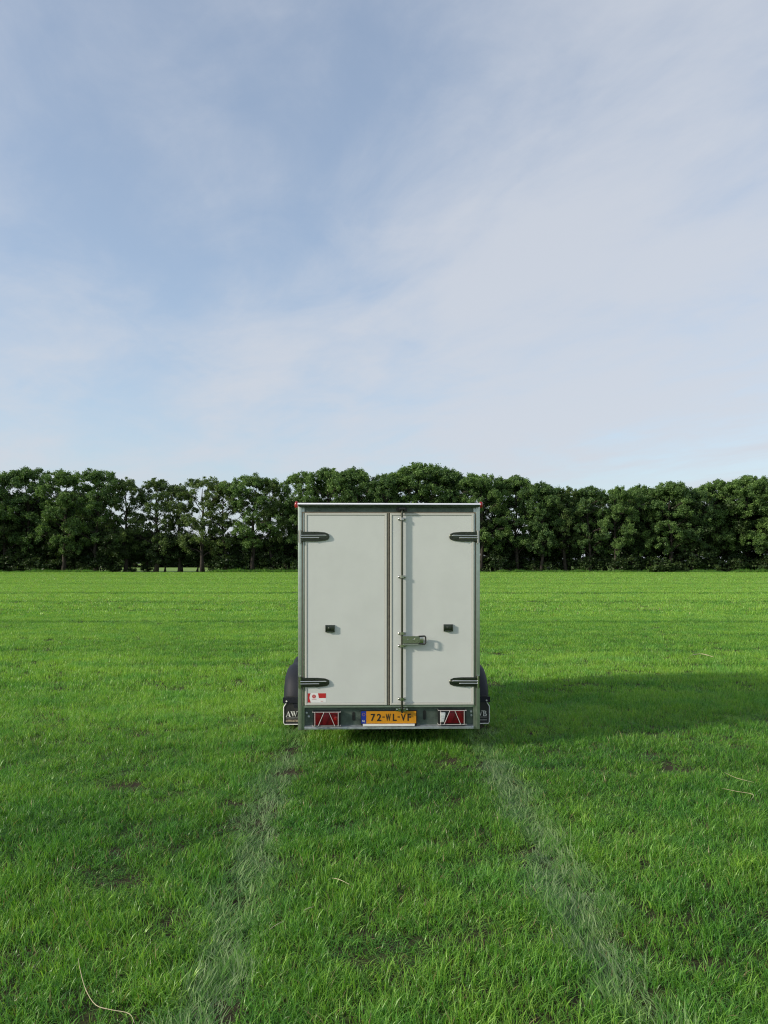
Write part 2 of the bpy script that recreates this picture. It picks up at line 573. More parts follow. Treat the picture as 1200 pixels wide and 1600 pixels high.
def build_grass():
    rng = np.random.default_rng(11)
    src = bpy.data.collections.new('grass_tufts')
    kinds = []

    def reg(me):
        o = bpy.data.objects.new('tuft_%02d' % len(kinds), me)
        src.objects.link(o)
        kinds.append(o)
        return len(kinds) - 1
    near = [reg(tuft_mesh('tuft', 100 + i, 54, 0.085, 0.035, 0.092, 0.0040, 0.9, 4)) for i in range(9)]
    laid = [reg(tuft_mesh('tuft', 200 + i, 50, 0.09, 0.055, 0.12, 0.0050, 0.5, 4, True)) for i in range(4)]
    mid = [reg(tuft_mesh('tuft', 300 + i, 56, 0.13, 0.045, 0.09, 0.0066, 0.7, 3)) for i in range(5)]
    far = [reg(tuft_mesh('tuft', 400 + i, 70, 0.32, 0.07, 0.12, 0.016, 0.85, 3)) for i in range(4)]
    vfar = [reg(tuft_mesh('tuft', 500 + i, 90, 0.62, 0.07, 0.12, 0.034, 1.0, 3)) for i in range(4)]

    P, K, ROT, SCL, TINT, LAY = [], [], [], [], [], []

    def zone(y0, y1, dens, ids, kind):
        hw = 0.60 * y1 + 2.2
        n = int((y1 - y0) * 2 * hw * dens)
        x = rng.uniform(-hw, hw, n); y = rng.uniform(y0, y1, n)
        keep = np.abs(x) < 0.60 * y + 2.2
        x, y = x[keep], y[keep]
        n = len(x)
        edge = fbm(x * 1.7, y * 1.7, 3, 4)
        patch = fbm(x * 0.55, y * 0.8, 21, 4)
        # the drilled rows run across the view
        rows = fbm(y * 0.42 + 3, x * 0.012, 77, 3)
        tuss = fbm(x * 5.3, y * 5.3, 131, 2)
        tint = 0.42 + (tuss - 0.5) * 0.35 + (patch - 0.5) * 0.9 + (rows - 0.5) * 0.75 + rng.normal(0, 0.12, n)
        hgt = 0.78 + 0.55 * edge + (tuss - 0.5) * 0.7 + (rows - 0.5) * 0.35 + rng.normal(0, 0.10, n)
        # tint lightens with distance, standing in for the sheen on far blade tips
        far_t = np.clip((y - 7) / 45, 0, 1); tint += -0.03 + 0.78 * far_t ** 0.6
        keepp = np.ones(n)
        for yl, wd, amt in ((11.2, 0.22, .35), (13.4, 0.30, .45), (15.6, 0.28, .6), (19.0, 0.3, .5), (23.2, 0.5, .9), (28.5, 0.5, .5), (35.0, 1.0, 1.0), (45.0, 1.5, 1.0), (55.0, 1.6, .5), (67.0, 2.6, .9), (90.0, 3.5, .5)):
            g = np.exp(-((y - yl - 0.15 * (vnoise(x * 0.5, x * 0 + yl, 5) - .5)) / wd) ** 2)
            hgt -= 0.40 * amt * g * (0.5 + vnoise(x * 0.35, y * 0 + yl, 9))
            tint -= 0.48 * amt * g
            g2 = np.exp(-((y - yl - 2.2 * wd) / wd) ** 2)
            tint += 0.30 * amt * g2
            keepp -= 0.12 * amt * g
        hgt += 0.75 * np.exp(-((y - TR_Y - 0.05) / 0.22) ** 2) * (np.abs(x) < 0.75) * rng.uniform(0.2, 1.2, n)
        lay = np.zeros(n)
        if kind in ('near', 'mid'):
            tl, tr = track_left(y), track_right(y)
            wob = (vnoise(x * 0 + 2, y * 3, 15) - .5) * 0.08
            wl = 0.125 + 0.06 * vnoise(x * 0 + 9, y * 2, 31)
            l1 = np.exp(-(np.abs(x - tl - wob) / (wl + .01)) ** 8)
            l2 = np.exp(-(np.abs(x - tr + wob) / (wl + 0.02)) ** 8)
            lay = np.maximum(l1, l2) * (y < 9.6) * np.clip(-0.12 + 2.1 * fbm(x * 4.1, y * 2.3, 61, 4), 0, 1)
            for bx, by, rx, ry in BARE:
                q = ((x - bx) / rx) ** 2 + ((y - by) / ry) ** 2
                g = np.exp(-q)
                keepp -= 0.65 * g
                hgt -= 0.50 * g
                tint -= 0.25 * g
            thin = fbm(x * 1.9, y * 2.6, 91, 4)
            keepp -= np.clip((0.38 - thin) / 0.14, 0, 1) * 0.5 * (y < 8)
            hgt -= np.clip((0.46 - thin) / 0.12, 0, 1) * 0.3 * (y < 9)
            # yellowish tired zones
            # below the wheels nothing stands
            for wy in (1.2, 1.96):
                for sx in (-1, 1):
                    cx = TR_X + sx * 0.98; cy = TR_Y + wy
                    keepp -= 2.0 * ((np.abs(x - cx) < 0.13) & (np.abs(y - cy) < 0.22))
        ok = rng.random(n) < np.maximum(keepp, np.where(keepp > -0.9, 0.58, 0))
        x, y, tint, hgt, lay = x[ok], y[ok], tint[ok], hgt[ok], lay[ok]
        n = len(x)
        flat = rng.random(n) < lay * 0.85
        ids = np.array(ids)
        k = ids[rng.integers(0, len(ids), n)]
        if kind in ('near', 'mid'):
            k = np.where(flat, np.array(laid)[rng.integers(0, len(laid), n)], k)
        rz = rng.uniform(0, 2 * math.pi, n)
        rz = np.where(flat & (lay > 0), rng.normal(0, 0.35, n), rz)
        tilt = rng.normal(0, 0.10, (n, 2))
        h = np.clip(hgt, 0.3, 1.6) * np.where(flat, 0.68, 1 - 0.40 * lay)
        s = rng.uniform(0.85, 1.2, n)
        P.append(np.stack([x, y, ground_z(x, y)], -1))
        K.append(k)
        ROT.append(np.stack([tilt[:, 0], tilt[:, 1], rz], -1))
        SCL.append(np.stack([s, s, h], -1))
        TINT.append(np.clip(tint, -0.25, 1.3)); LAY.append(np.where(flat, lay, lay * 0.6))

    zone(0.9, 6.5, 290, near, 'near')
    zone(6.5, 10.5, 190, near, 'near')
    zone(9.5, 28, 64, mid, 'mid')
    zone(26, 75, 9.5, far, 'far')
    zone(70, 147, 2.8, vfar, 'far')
    nf = 9000
    fx = rng.uniform(-95, 95, nf); fy = 146.6 + np.abs(rng.normal(0, 1.1, nf))
    fh = (0.8 + 11 * fbm(fx * 0.35, fy * 0.6, 333, 4) ** 2) * rng.uniform(0.5, 1.3, nf)
    gap = (fx > -53) & (fx < -34)
    fh = np.where(gap, np.minimum(fh, 1.2), fh)
    P.append(np.stack([fx, fy, fx * 0], -1)); K.append(np.array(vfar)[rng.integers(0, len(vfar), nf)])
    ROT.append(np.stack([fx * 0, fx * 0, rng.uniform(0, 6.28, nf)], -1)); SCL.append(np.stack([fh * 0 + .6, fh * 0 + .6, fh], -1))
    TINT.append(np.clip(rng.normal(0.25, 0.25, nf), -.2, 1)); LAY.append(fx * 0)
    P = np.concatenate(P); K = np.concatenate(K); ROT = np.concatenate(ROT); SCL = np.concatenate(SCL)
    TINT = np.concatenate(TINT); LAY = np.concatenate(LAY)
    me = bpy.data.meshes.new('grass')
    me.vertices.add(len(P))
    me.vertices.foreach_set('co', P.astype(np.float32).ravel())
    for nm, ty, arr in (('pick', 'INT', K.astype(np.int32)), ('tint', 'FLOAT', TINT.astype(np.float32)), ('lay', 'FLOAT', LAY.astype(np.float32))):
        me.attributes.new(nm, ty, 'POINT').data.foreach_set('value', arr)
    for nm, arr in (('rot', ROT), ('scl', SCL)):
        me.attributes.new(nm, 'FLOAT_VECTOR', 'POINT').data.foreach_set('vector', arr.astype(np.float32).ravel())
    me.materials.append(M['grass'])
    o = link('grass', me)
    tag(o, 'dense green meadow grass covering the whole field', 'grass', kind='stuff')
    ng = bpy.data.node_groups.new('scatter_tufts', 'GeometryNodeTree')
    ng.interface.new_socket('Geometry', in_out='INPUT', socket_type='NodeSocketGeometry')
    ng.interface.new_socket('Geometry', in_out='OUTPUT', socket_type='NodeSocketGeometry')
    gi = ng.nodes.new('NodeGroupInput'); go = ng.nodes.new('NodeGroupOutput')
    ci = ng.nodes.new('GeometryNodeCollectionInfo')
    ci.inputs['Collection'].default_value = src
    ci.inputs['Separate Children'].default_value = True
    ci.inputs['Reset Children'].default_value = True
    ip = ng.nodes.new('GeometryNodeInstanceOnPoints')
    ip.inputs['Pick Instance'].default_value = True

    def named(nm, ty):
        n = ng.nodes.new('GeometryNodeInputNamedAttribute')
        n.data_type = ty
        n.inputs['Name'].default_value = nm
        return next(s for s in n.outputs if s.enabled and s.name == 'Attribute')
    ng.links.new(gi.outputs[0], ip.inputs['Points'])
    ng.links.new(ci.outputs[0], ip.inputs['Instance'])
    ng.links.new(named('pick', 'INT'), ip.inputs['Instance Index'])
    er = ng.nodes.new('FunctionNodeEulerToRotation')
    ng.links.new(named('rot', 'FLOAT_VECTOR'), er.inputs[0])
    ng.links.new(er.outputs[0], ip.inputs['Rotation'])
    ng.links.new(named('scl', 'FLOAT_VECTOR'), ip.inputs['Scale'])
    ng.links.new(ip.outputs[0], go.inputs[0])
    o.modifiers.new('scatter', 'NODES').node_group = ng
    print('tufts', len(P))


build_field()
build_grass()


# ------------------------------------------------------------------ trees
def limb_mesh(segs):
    """segs: list of (points, radii) -> one bark mesh"""
    bm = bmesh.new()
    for pts, rad in segs:
        tube(bm, pts, 0, seg=7, radii=rad)
    me = bpy.data.meshes.new('trunk')
    bm.to_mesh(me); bm.free()
    me.materials.append(M['bark'])
    me.polygons.foreach_set('use_smooth', [True] * len(me.polygons))
    return me


def leaf_mesh(name, rng, centres, sizes, per, leaf, mat, flatten=0.75, tbase=0.5):
    """leaf-sized rhombs gathered in clumps"""
    cs, ss, tt = [], [], []
    for c, s in zip(centres, sizes):
        n = int(per * (s ** 1.6) * rng.uniform(0.7, 1.3))
        d = rng.normal(0, 1, (n, 3))
        d /= np.linalg.norm(d, axis=1)[:, None] + 1e-6
        r = np.clip(rng.normal(0.68, 0.34, n), 0.03, 1.55)
        off = d * r[:, None] * s
        off *= rng.uniform(0.8, 1.2, 3)
        off[:, 2] *= flatten
        cs.append(np.array(c) + off)
        ss.append(rng.uniform(0.6, 1.35, n) * leaf)
        tt.append(np.clip(rng.normal(tbase + rng.normal(0, 0.16), 0.16, n), 0, 1))
    C = np.concatenate(cs); S = np.concatenate(ss); T = np.concatenate(tt)
    n = len(C)
    a = rng.normal(0, 1, (n, 3)); a[:, 2] *= 0.6
    a /= np.linalg.norm(a, axis=1)[:, None]
    b = rng.normal(0, 1, (n, 3))
    b -= a * (a * b).sum(1)[:, None]
    b /= np.linalg.norm(b, axis=1)[:, None]
    w = rng.uniform(0.45, 0.8, n)[:, None]
    V = np.stack([C - a * S[:, None], C + b * S[:, None] * w, C + a * S[:, None], C - b * S[:, None] * w], 1).reshape(-1, 3)
    me = bpy.data.meshes.new(name)
    me.vertices.add(4 * n); me.loops.add(4 * n); me.polygons.add(n)
    me.vertices.foreach_set('co', V.astype(np.float32).ravel())
    me.loops.foreach_set('vertex_index', np.arange(4 * n, dtype=np.int32))
    me.polygons.foreach_set('loop_start', np.arange(0, 4 * n, 4, dtype=np.int32))
    me.update(calc_edges=True)
    me.attributes.new('tint', 'FLOAT', 'FACE').data.foreach_set('value', T.astype(np.float32))
    me.materials.append(mat)
    me.validate()
    return me


def tree_proto(seed, H, Wd, base, n_limbs, fill, per, mat, leaf=0.15, tbase=0.5, clump=0.62, dens=2.6, nl=13):
    rng = np.random.default_rng(seed)
    segs = []

    def env(t):                       # half-width of the crown at crown height t
        return Wd / 2 * max(0.0, (1 - (abs(t - 0.58) / 0.60) ** 2.6)) ** 0.55 if t < 1.1 else 0
    # trunk
    pts = []; rad = []
    x = y = 0
    for i in range(9):
        f = i / 8
        pts.append((x, y, f * H * 0.86)); rad.append(0.40 * (1 - f) ** 0.8 * H / 20 + 0.05 + (0.18 if i == 0 else 0))
        x += rng.normal(0, 0.22); y += rng.normal(0, 0.22)
    segs.append((pts, rad))
    centres, sizes = [], []
    for k in range(n_limbs):
        f = 0.16 + 0.74 * (k + rng.random()) / n_limbs
        z0 = max(base * 0.75, f * H * 0.84)
        i = min(7, int(z0 / (H * 0.86) * 8))
        p0 = np.array(pts[i]) * 1.0; p0[2] = z0
        th = k * 2.4 + rng.normal(0, 0.4)
        t = (z0 - base) / (H - base)
        reach = env(min(1, max(0.12, t + 0.15))) * rng.uniform(0.75, 1.02)
        up = rng.uniform(0.25, 0.75) * reach + 0.4
        q = [p0]
        for s in (0.35, 0.7, 1.0):
            q.append(p0 + np.array([math.cos(th) * reach * s, math.sin(th) * reach * s, up * s ** 0.8]) + rng.normal(0, 0.18, 3))
        r0 = 0.16 * (1 - 0.6 * f) * H / 20 + 0.03
        segs.append((q, [r0, r0 * 0.7, r0 * 0.42, 0.03]))
        for s in (2, 3):
            for _ in range(2 if s == 2 else 3):
                c = np.array(q[s]) + rng.normal(0, 1, 3) * np.array([0.9, 0.9, 0.7])
                c[2] = min(c[2], H - 0.6)
                centres.append(c); sizes.append(clump * rng.uniform(0.8, 1.5))
                segs.append(([q[s - 1], (np.array(q[s - 1]) + c) / 2 + rng.normal(0, .1, 3), c], [0.05, 0.035, 0.015]))
    # rounded leaf masses over the envelope; each carries small clumps on its skin, with gaps left between masses
    lobes = []
    for k in range(nl):
        t = (k + 0.5 * rng.random()) / nl
        r = env(0.06 + 0.82 * t) * rng.uniform(0.55, 0.86)
        th = k * 2.399 + rng.normal(0, 0.3)
        lobes.append((np.array([r * math.cos(th), r * math.sin(th), base + (0.08 + 0.80 * t) * (H - base)]), Wd * rng.uniform(0.13, 0.20)))
    for k in range(5):
        th = k * 1.26 + rng.random(); r = Wd * 0.20 * (k > 0)
        lobes.append((np.array([r * math.cos(th), r * math.sin(th), H - Wd * 0.16 - (0.3 + rng.random() * .6) * (k > 0)]), Wd * rng.uniform(0.14, 0.19)))
    for c0, R0 in lobes:
        for _ in range(int(fill * (R0 / 2.0) ** 1.6)):
            d = rng.normal(0, 1, 3); d[2] = abs(d[2]) * 0.9 - 0.25
            d /= np.linalg.norm(d)
            c = c0 + d * R0 * rng.uniform(0.75, 1.05) * np.array([1, 1, 0.8])
            c[2] = max(c[2], base * 0.8)
            centres.append(c); sizes.append(clump * rng.uniform(0.55, 1.15))
    return limb_mesh(segs), leaf_mesh('crown', rng, centres, sizes, per * dens, leaf, mat, tbase=tbase), H


def shrub_proto(seed, H, Wd, mat, per=95, tbase=0.45):
    rng = np.random.default_rng(seed)
    segs = []; cs = []; sz = []
    for k in range(7):
        th = rng.uniform(0, 6.28)
        tip = np.array([math.cos(th) * Wd * 0.3, math.sin(th) * Wd * 0.3, H * rng.uniform(.6, .9)])
        segs.append(([(0.1 * math.cos(th), 0.1 * math.sin(th), 0), tip * 0.5 + rng.normal(0, .1, 3), tip], [0.07, 0.05, 0.02]))
    for _ in range(26):
        t = rng.random()
        r = Wd / 2 * (1 - t ** 2.2) ** 0.5 * math.sqrt(rng.uniform(.2, 1)); th = rng.uniform(0, 6.28)
        cs.append((r * math.cos(th), r * math.sin(th), 0.25 + t * (H - 0.6))); sz.append(rng.uniform(.55, 1.0))
    return limb_mesh(segs), leaf_mesh('crown', rng, cs, sz, per, 0.22, mat, tbase=tbase), H


PROTO = {
    'full_a': tree_proto(1, 20, 12.0, 3.2, 15, 26, 95, M['leaf']),
    'full_b': tree_proto(2, 20, 11.0, 2.6, 16, 28, 95, M['leaf'], tbase=0.42, nl=15),
    'full_c': tree_proto(3, 20, 13.0, 3.6, 15, 26, 95, M['leaf'], tbase=0.56),
    'open_a': tree_proto(4, 20, 11.0, 3.6, 16, 19, 90, M['leaf'], tbase=0.45, nl=12),
    'open_b': tree_proto(5, 20, 10.0, 3.8, 16, 17, 85, M['leaf_thin'], tbase=0.42, nl=11),
    'open_c': tree_proto(6, 20, 11.5, 3.4, 16, 17, 85, M['leaf_thin'], tbase=0.5, nl=12),
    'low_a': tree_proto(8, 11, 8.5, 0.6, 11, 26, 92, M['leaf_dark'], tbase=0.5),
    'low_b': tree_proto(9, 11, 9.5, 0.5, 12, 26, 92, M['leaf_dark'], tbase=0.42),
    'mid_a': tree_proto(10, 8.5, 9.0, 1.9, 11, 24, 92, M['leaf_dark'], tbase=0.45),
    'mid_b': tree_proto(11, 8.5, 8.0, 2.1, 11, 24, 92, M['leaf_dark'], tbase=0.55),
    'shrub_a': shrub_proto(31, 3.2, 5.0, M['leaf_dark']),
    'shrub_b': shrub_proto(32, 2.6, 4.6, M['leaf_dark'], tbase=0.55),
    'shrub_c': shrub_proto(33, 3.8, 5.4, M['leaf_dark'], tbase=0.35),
    'far_a': tree_proto(41, 12, 10.0, 0.6, 10, 14, 40, M['leaf_far'], leaf=0.4, dens=1.2),
    'far_b': tree_proto(42, 14, 9.0, 0.8, 10, 14, 40, M['leaf_far'], leaf=0.4, dens=1.2),
}


def ordinal(i):
    suf = 'th' if 10 <= i % 100 <= 20 else {1: 'st', 2: 'nd', 3: 'rd'}.get(i % 10, 'th')
    return '%d%s' % (i, suf)


def plant(name, proto, px, dist, height, label, cat, group, wide=1.0, rz=None):
    tm, cm, H = PROTO[proto]
    o = link(name, None, None, ((px - 600) / 1200 * dist, dist, 0), (0, 0, random.uniform(0, 6.28) if rz is None else rz))
    s = height / H
    o.scale = (s * wide, s * wide, s)
    tag(o, label, cat, group)
    link('trunk', tm, o)
    link('crown', cm, o)
    return o


def build_trees():
    D = 150.0
    rnd = random.Random(5)
    # (pixel column, top pixel row, proto, width factor)
    row = [
        (-190, 735, 'full_a', 1.0), (-135, 738, 'full_b', 1.0), (-80, 733, 'full_c', 1.0), (-35, 735, 'full_a', 1.0),
        (8, 735, 'full_a', .85), (45, 727, 'open_a', .9), (100, 733, 'full_b', .85), (150, 730, 'open_a', .95),
        (196, 742, 'open_c', .85), (244, 744, 'open_b', .95), (280, 752, 'open_c', .7), (316, 742, 'open_b', .95), (352, 748, 'open_c', .8),
        (395, 738, 'open_a', .95), (425, 745, 'open_c', .7),
        (472, 734, 'open_a', .75), (512, 730, 'full_c', .8), (556, 729, 'full_b', .9),
        (606, 736, 'full_a', .8), (650, 722, 'full_c', 1.0), (700, 729, 'full_b', .9), (752, 738, 'full_a', .85),
        (808, 742, 'full_c', .85), (846, 752, 'full_b', .75), (884, 756, 'open_c', .85), (922, 757, 'open_a', .8), (962, 759, 'full_a', .75),
        (1000, 756, 'full_b', .8), (1044, 752, 'full_c', .9), (1082, 760, 'open_a', .75),
        (1118, 748, 'full_b', .9), (1165, 742, 'full_c', 1.0), (1215, 744, 'full_a', .95), (1265, 746, 'full_b', 1.0),
    ]
    seen = [r for r in row if 0 <= r[0] <= 1200]
    look = {'full_a': 'dense green', 'full_b': 'dense dark green', 'full_c': 'full broad-topped', 'open_a': 'open-crowned',
            'open_b': 'thin pale-leaved', 'open_c': 'loose yellowish-leaved'}
    k = 0
    for px, top, pr, w in row:
        d = D + rnd.uniform(-1.2, 2.5)
        h = (880 - top) / 1200 * d + CAM_H
        if 0 <= px <= 1200:
            k += 1
            if px < 440:
                lab = '%s oak in the field-edge row, %s trunk from the left' % (look[pr], ordinal(k))
            elif px < 780:
                lab = '%s oak rising above the trailer roof, %s trunk in its row' % (look[pr], ordinal(k))
            else:
                lab = '%s oak right of the trailer, %s trunk from the right' % (look[pr], ordinal(len(seen) - k + 1))
        else:
            lab = 'oak outside the photo past its %s edge, %s of its line' % ('left' if px < 0 else 'right', ordinal(1 + row.index((px, top, pr, w))))
        plant('oak_tree', pr, px, d, h, lab, 'tree', 'oaks in the row along the field edge', w)
    # a second line behind it, shorter, closing the gaps
    back = [(-20, 755, 'full_b'), (70, 772, 'low_b'), (120, 765, 'low_a'), (460, 775, 'low_a'), (535, 748, 'full_a'), (585, 752, 'full_c'), (628, 745, 'full_b'),
            (680, 742, 'full_a'), (728, 745, 'full_c'), (776, 752, 'full_b'), (830, 765, 'full_a'), (868, 768, 'full_c'), (906, 768, 'full_b'),
            (945, 770, 'full_a'), (985, 768, 'full_c'), (1022, 765, 'full_b'), (1062, 764, 'full_a'), (1100, 760, 'full_c'), (1142, 756, 'full_b'), (1190, 755, 'full_a'), (1240, 758, 'full_c')]
    for i, (px, top, pr) in enumerate(back):
        d = 160 + rnd.uniform(-1.5, 3)
        h = (880 - top) / 1200 * d + CAM_H
        where = 'left of the trailer' if px < 450 else 'above the trailer roof' if px < 760 else 'right of the trailer'
        plant('background_tree', pr, px, d, h, 'dark tree behind the oaks %s, %s in the back line' % (where, ordinal(i + 1)), 'tree', 'trees in the second line', 0.9)
    # low dark trees and shrubs between the trunks
    low = [(15, 'low_b', 800), (62, 'low_a', 792), (108, 'low_b', 805), (142, 'low_a', 815), (178, 'mid_b', 828), (205, 'mid_a', 838), (232, 'mid_b', 832), (258, 'mid_a', 840), (284, 'mid_b', 836), (308, 'mid_a', 842), (334, 'mid_b', 838), (360, 'low_a', 838), (392, 'low_b', 832), (430, 'low_a', 838), (458, 'low_b', 845),
           (770, 'low_a', 812), (800, 'mid_a', 838), (848, 'mid_b', 832), (880, 'low_b', 800), (925, 'low_a', 790), (965, 'low_b', 795), (1005, 'low_a', 788), (1045, 'low_b', 792), (1085, 'low_a', 786), (1125, 'low_b', 790), (1165, 'low_a', 786), (1205, 'low_b', 790)]
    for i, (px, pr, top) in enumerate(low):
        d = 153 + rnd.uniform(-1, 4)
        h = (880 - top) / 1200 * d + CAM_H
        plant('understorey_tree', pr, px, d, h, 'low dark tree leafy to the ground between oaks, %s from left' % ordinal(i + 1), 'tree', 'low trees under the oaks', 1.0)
    i = 0
    for px in list(range(-10, 165, 17)) + [178, 205, 226] + list(range(338, 470, 16)) + [762, 778, 796, 826, 842, 858] + list(range(878, 1215, 15)):
        pr = rnd.choice(['shrub_a', 'shrub_b', 'shrub_c'])
        i += 1
        d = 148.5 + rnd.uniform(0, 5)
        small = 0.42 if 170 < px < 240 else 0.75 if 750 < px < 870 else 1
        h = PROTO[pr][2] * rnd.uniform(0.7, 1.15) * small
        side = 'left of the trailer' if px < 600 else 'right of the trailer'
        n_in = i if px < 600 else i
        plant('shrub', pr, px + rnd.uniform(-5, 5), d, h, 'dark shrub under the oaks %s, %s shrub from left' % (side, ordinal(n_in)), 'shrub', 'shrubs along the field edge', rnd.uniform(0.9, 1.3) / max(small ** .4, .5))
    # the wood on the far side of the next field, seen between the trunks
    far = [(20, 838, 'far_a'), (95, 835, 'far_b'), (160, 842, 'far_a'), (195, 822, 'far_b'), (215, 845, 'far_a'), (238, 852, 'far_a'), (262, 858, 'far_b'), (288, 861, 'far_a'),
           (312, 858, 'far_a'), (338, 852, 'far_b'), (366, 850, 'far_a'), (396, 848, 'far_b'), (425, 848, 'far_a'), (448, 846, 'far_b'), (470, 843, 'far_a'), (500, 846, 'far_b')]
    for i, (px, top, pr) in enumerate(far):
        d = 330 + rnd.uniform(-15, 25)
        h = (880 - top) / 1200 * d + CAM_H + 3.0
        plant('far_tree', pr, px, d, h, 'far tree across the next field between oak trunks, %s from left' % ordinal(i + 1), 'tree', 'far trees across the next field', 1.8).location.z = -3.0


build_trees()


# ------------------------------------------------------------------ the house behind the trees
def build_house():
    o = link('farmhouse', None, None, ((812 - 600) / 1200 * 172, 172, 0), (0, 0, R(-18)))
    tag(o, 'low pale farmhouse half hidden behind the oaks right of the trailer', 'house')
    bm = bmesh.new(); box(bm, -6, 6, 0, 7, 0, 2.5)
    prism(bm, [(0.0, 2.5), (7.0, 2.5), (3.5, 5.4)], -6, -5.8, 'x'); prism(bm, [(0.0, 2.5), (7.0, 2.5), (3.5, 5.4)], 5.8, 6, 'x')
    bm_obj('wall', bm, M['wall'], o)
    bm = bmesh.new()
    prism(bm, [(-0.5, 2.30), (3.5, 5.62), (7.5, 2.30), (7.5, 2.12), (3.5, 5.42), (-0.5, 2.12)], -6.3, 6.3, 'x')
    rf = bm_obj('roof', bm, M['roof_tile'], o)
    bm = bmesh.new(); box(bm, -3.4, -2.7, 3.1, 3.9, 5.0, 6.5); box(bm, -3.5, -2.6, 3.0, 4.0, 6.5, 6.62)
    bm_obj('chimney', bm, M['wall'], rf)
    for x in (-4.4, -2.0, 2.6, 4.6):
        bm = bmesh.new(); box(bm, x - .55, x + .55, -0.05, 0.0, 0.9, 2.0)
        w = bm_obj('window', bm, M['white_paint'], o)
        for s in (-1, 1):
            bm = bmesh.new(); box(bm, x + s * .26 - .22, x + s * .26 + .22, -0.07, -0.05, 0.97, 1.93)
            bm_obj('pane', bm, M['glass'], w)
    bm = bmesh.new(); box(bm, -0.05, 0.95, -0.05, 0, 0, 2.1)
    dr = bm_obj('door', bm, M['flap'], o)
    bm = bmesh.new(); box(bm, 0.8, 0.86, -0.10, -0.05, 1.0, 1.15)
    bm_obj('handle', bm, M['steel'], dr)


build_house()


# ------------------------------------------------------------------ the trailer
S_ = 163.0


def PX(p): return (p - 608.5) / S_
def PZ(p): return CAM_H - (p - 880) / S_


def text_mesh(s, size, mat, depth=0.0006, bold=0.0, xs=1.0):
    c = bpy.data.curves.new('txt', 'FONT')
    c.body = s; c.size = size; c.extrude = depth; c.offset = bold
    c.align_x = 'CENTER'; c.align_y = 'CENTER'
    t = bpy.data.objects.new('txt', c)
    COL.objects.link(t)
    bpy.context.view_layer.update()
    me = bpy.data.meshes.new_from_object(t.evaluated_get(bpy.context.evaluated_depsgraph_get()))
    bpy.data.objects.remove(t)
    me.transform(Matrix.Rotation(R(90), 4, 'X') @ Matrix.Diagonal((xs, 1, 1, 1)))
    me.materials.clear(); me.materials.append(mat)
    return me


def poly_plate(bm, polys, y0, y1):
    for p in polys:
        prism(bm, p, y0, y1, 'y')


# serif capitals on a unit-high body
def serif(ch):
    if ch == 'A':
        return [[(.02, 0), (.26, 0), (.26, .05), (.02, .05)], [(.52, 0), (.86, 0), (.86, .05), (.52, .05)],
                [(.10, .05), (.16, .05), (.45, .88), (.42, .97)], [(.60, .05), (.79, .05), (.50, 1), (.40, 1)],
                [(.24, .30), (.60, .30), (.58, .36), (.26, .36)]]
    if ch == 'W':
        return [[(.0, .95), (.32, .95), (.32, 1), (.0, 1)], [(.40, .95), (.68, .95), (.68, 1), (.40, 1)], [(.90, .95), (1.16, .95), (1.16, 1), (.90, 1)],
                [(.06, .95), (.25, .95), (.45, .2), (.39, 0)], [(.39, 0), (.45, .2), (.60, .95), (.55, .95)],
                [(.46, .95), (.63, .95), (.83, .2), (.77, 0)], [(.77, 0), (.83, .2), (1.07, .95), (1.01, .95)]]
    return [[(.0, 0), (.30, 0), (.30, .05), (.0, .05)], [(.0, .95), (.30, .95), (.30, 1), (.0, 1)], [(.08, .05), (.24, .05), (.24, .95), (.08, .95)],
            [(.24, .95), (.45, .95), (.56, .86), (.58, .74), (.52, .60), (.40, .53), (.24, .53), (.24, .58), (.34, .58), (.40, .66), (.41, .76), (.37, .86), (.24, .90)],
            [(.24, .0), (.48, .0), (.62, .10), (.65, .26), (.58, .43), (.40, .53), (.24, .53), (.24, .48), (.36, .47), (.45, .38), (.47, .25), (.42, .10), (.24, .05)]]


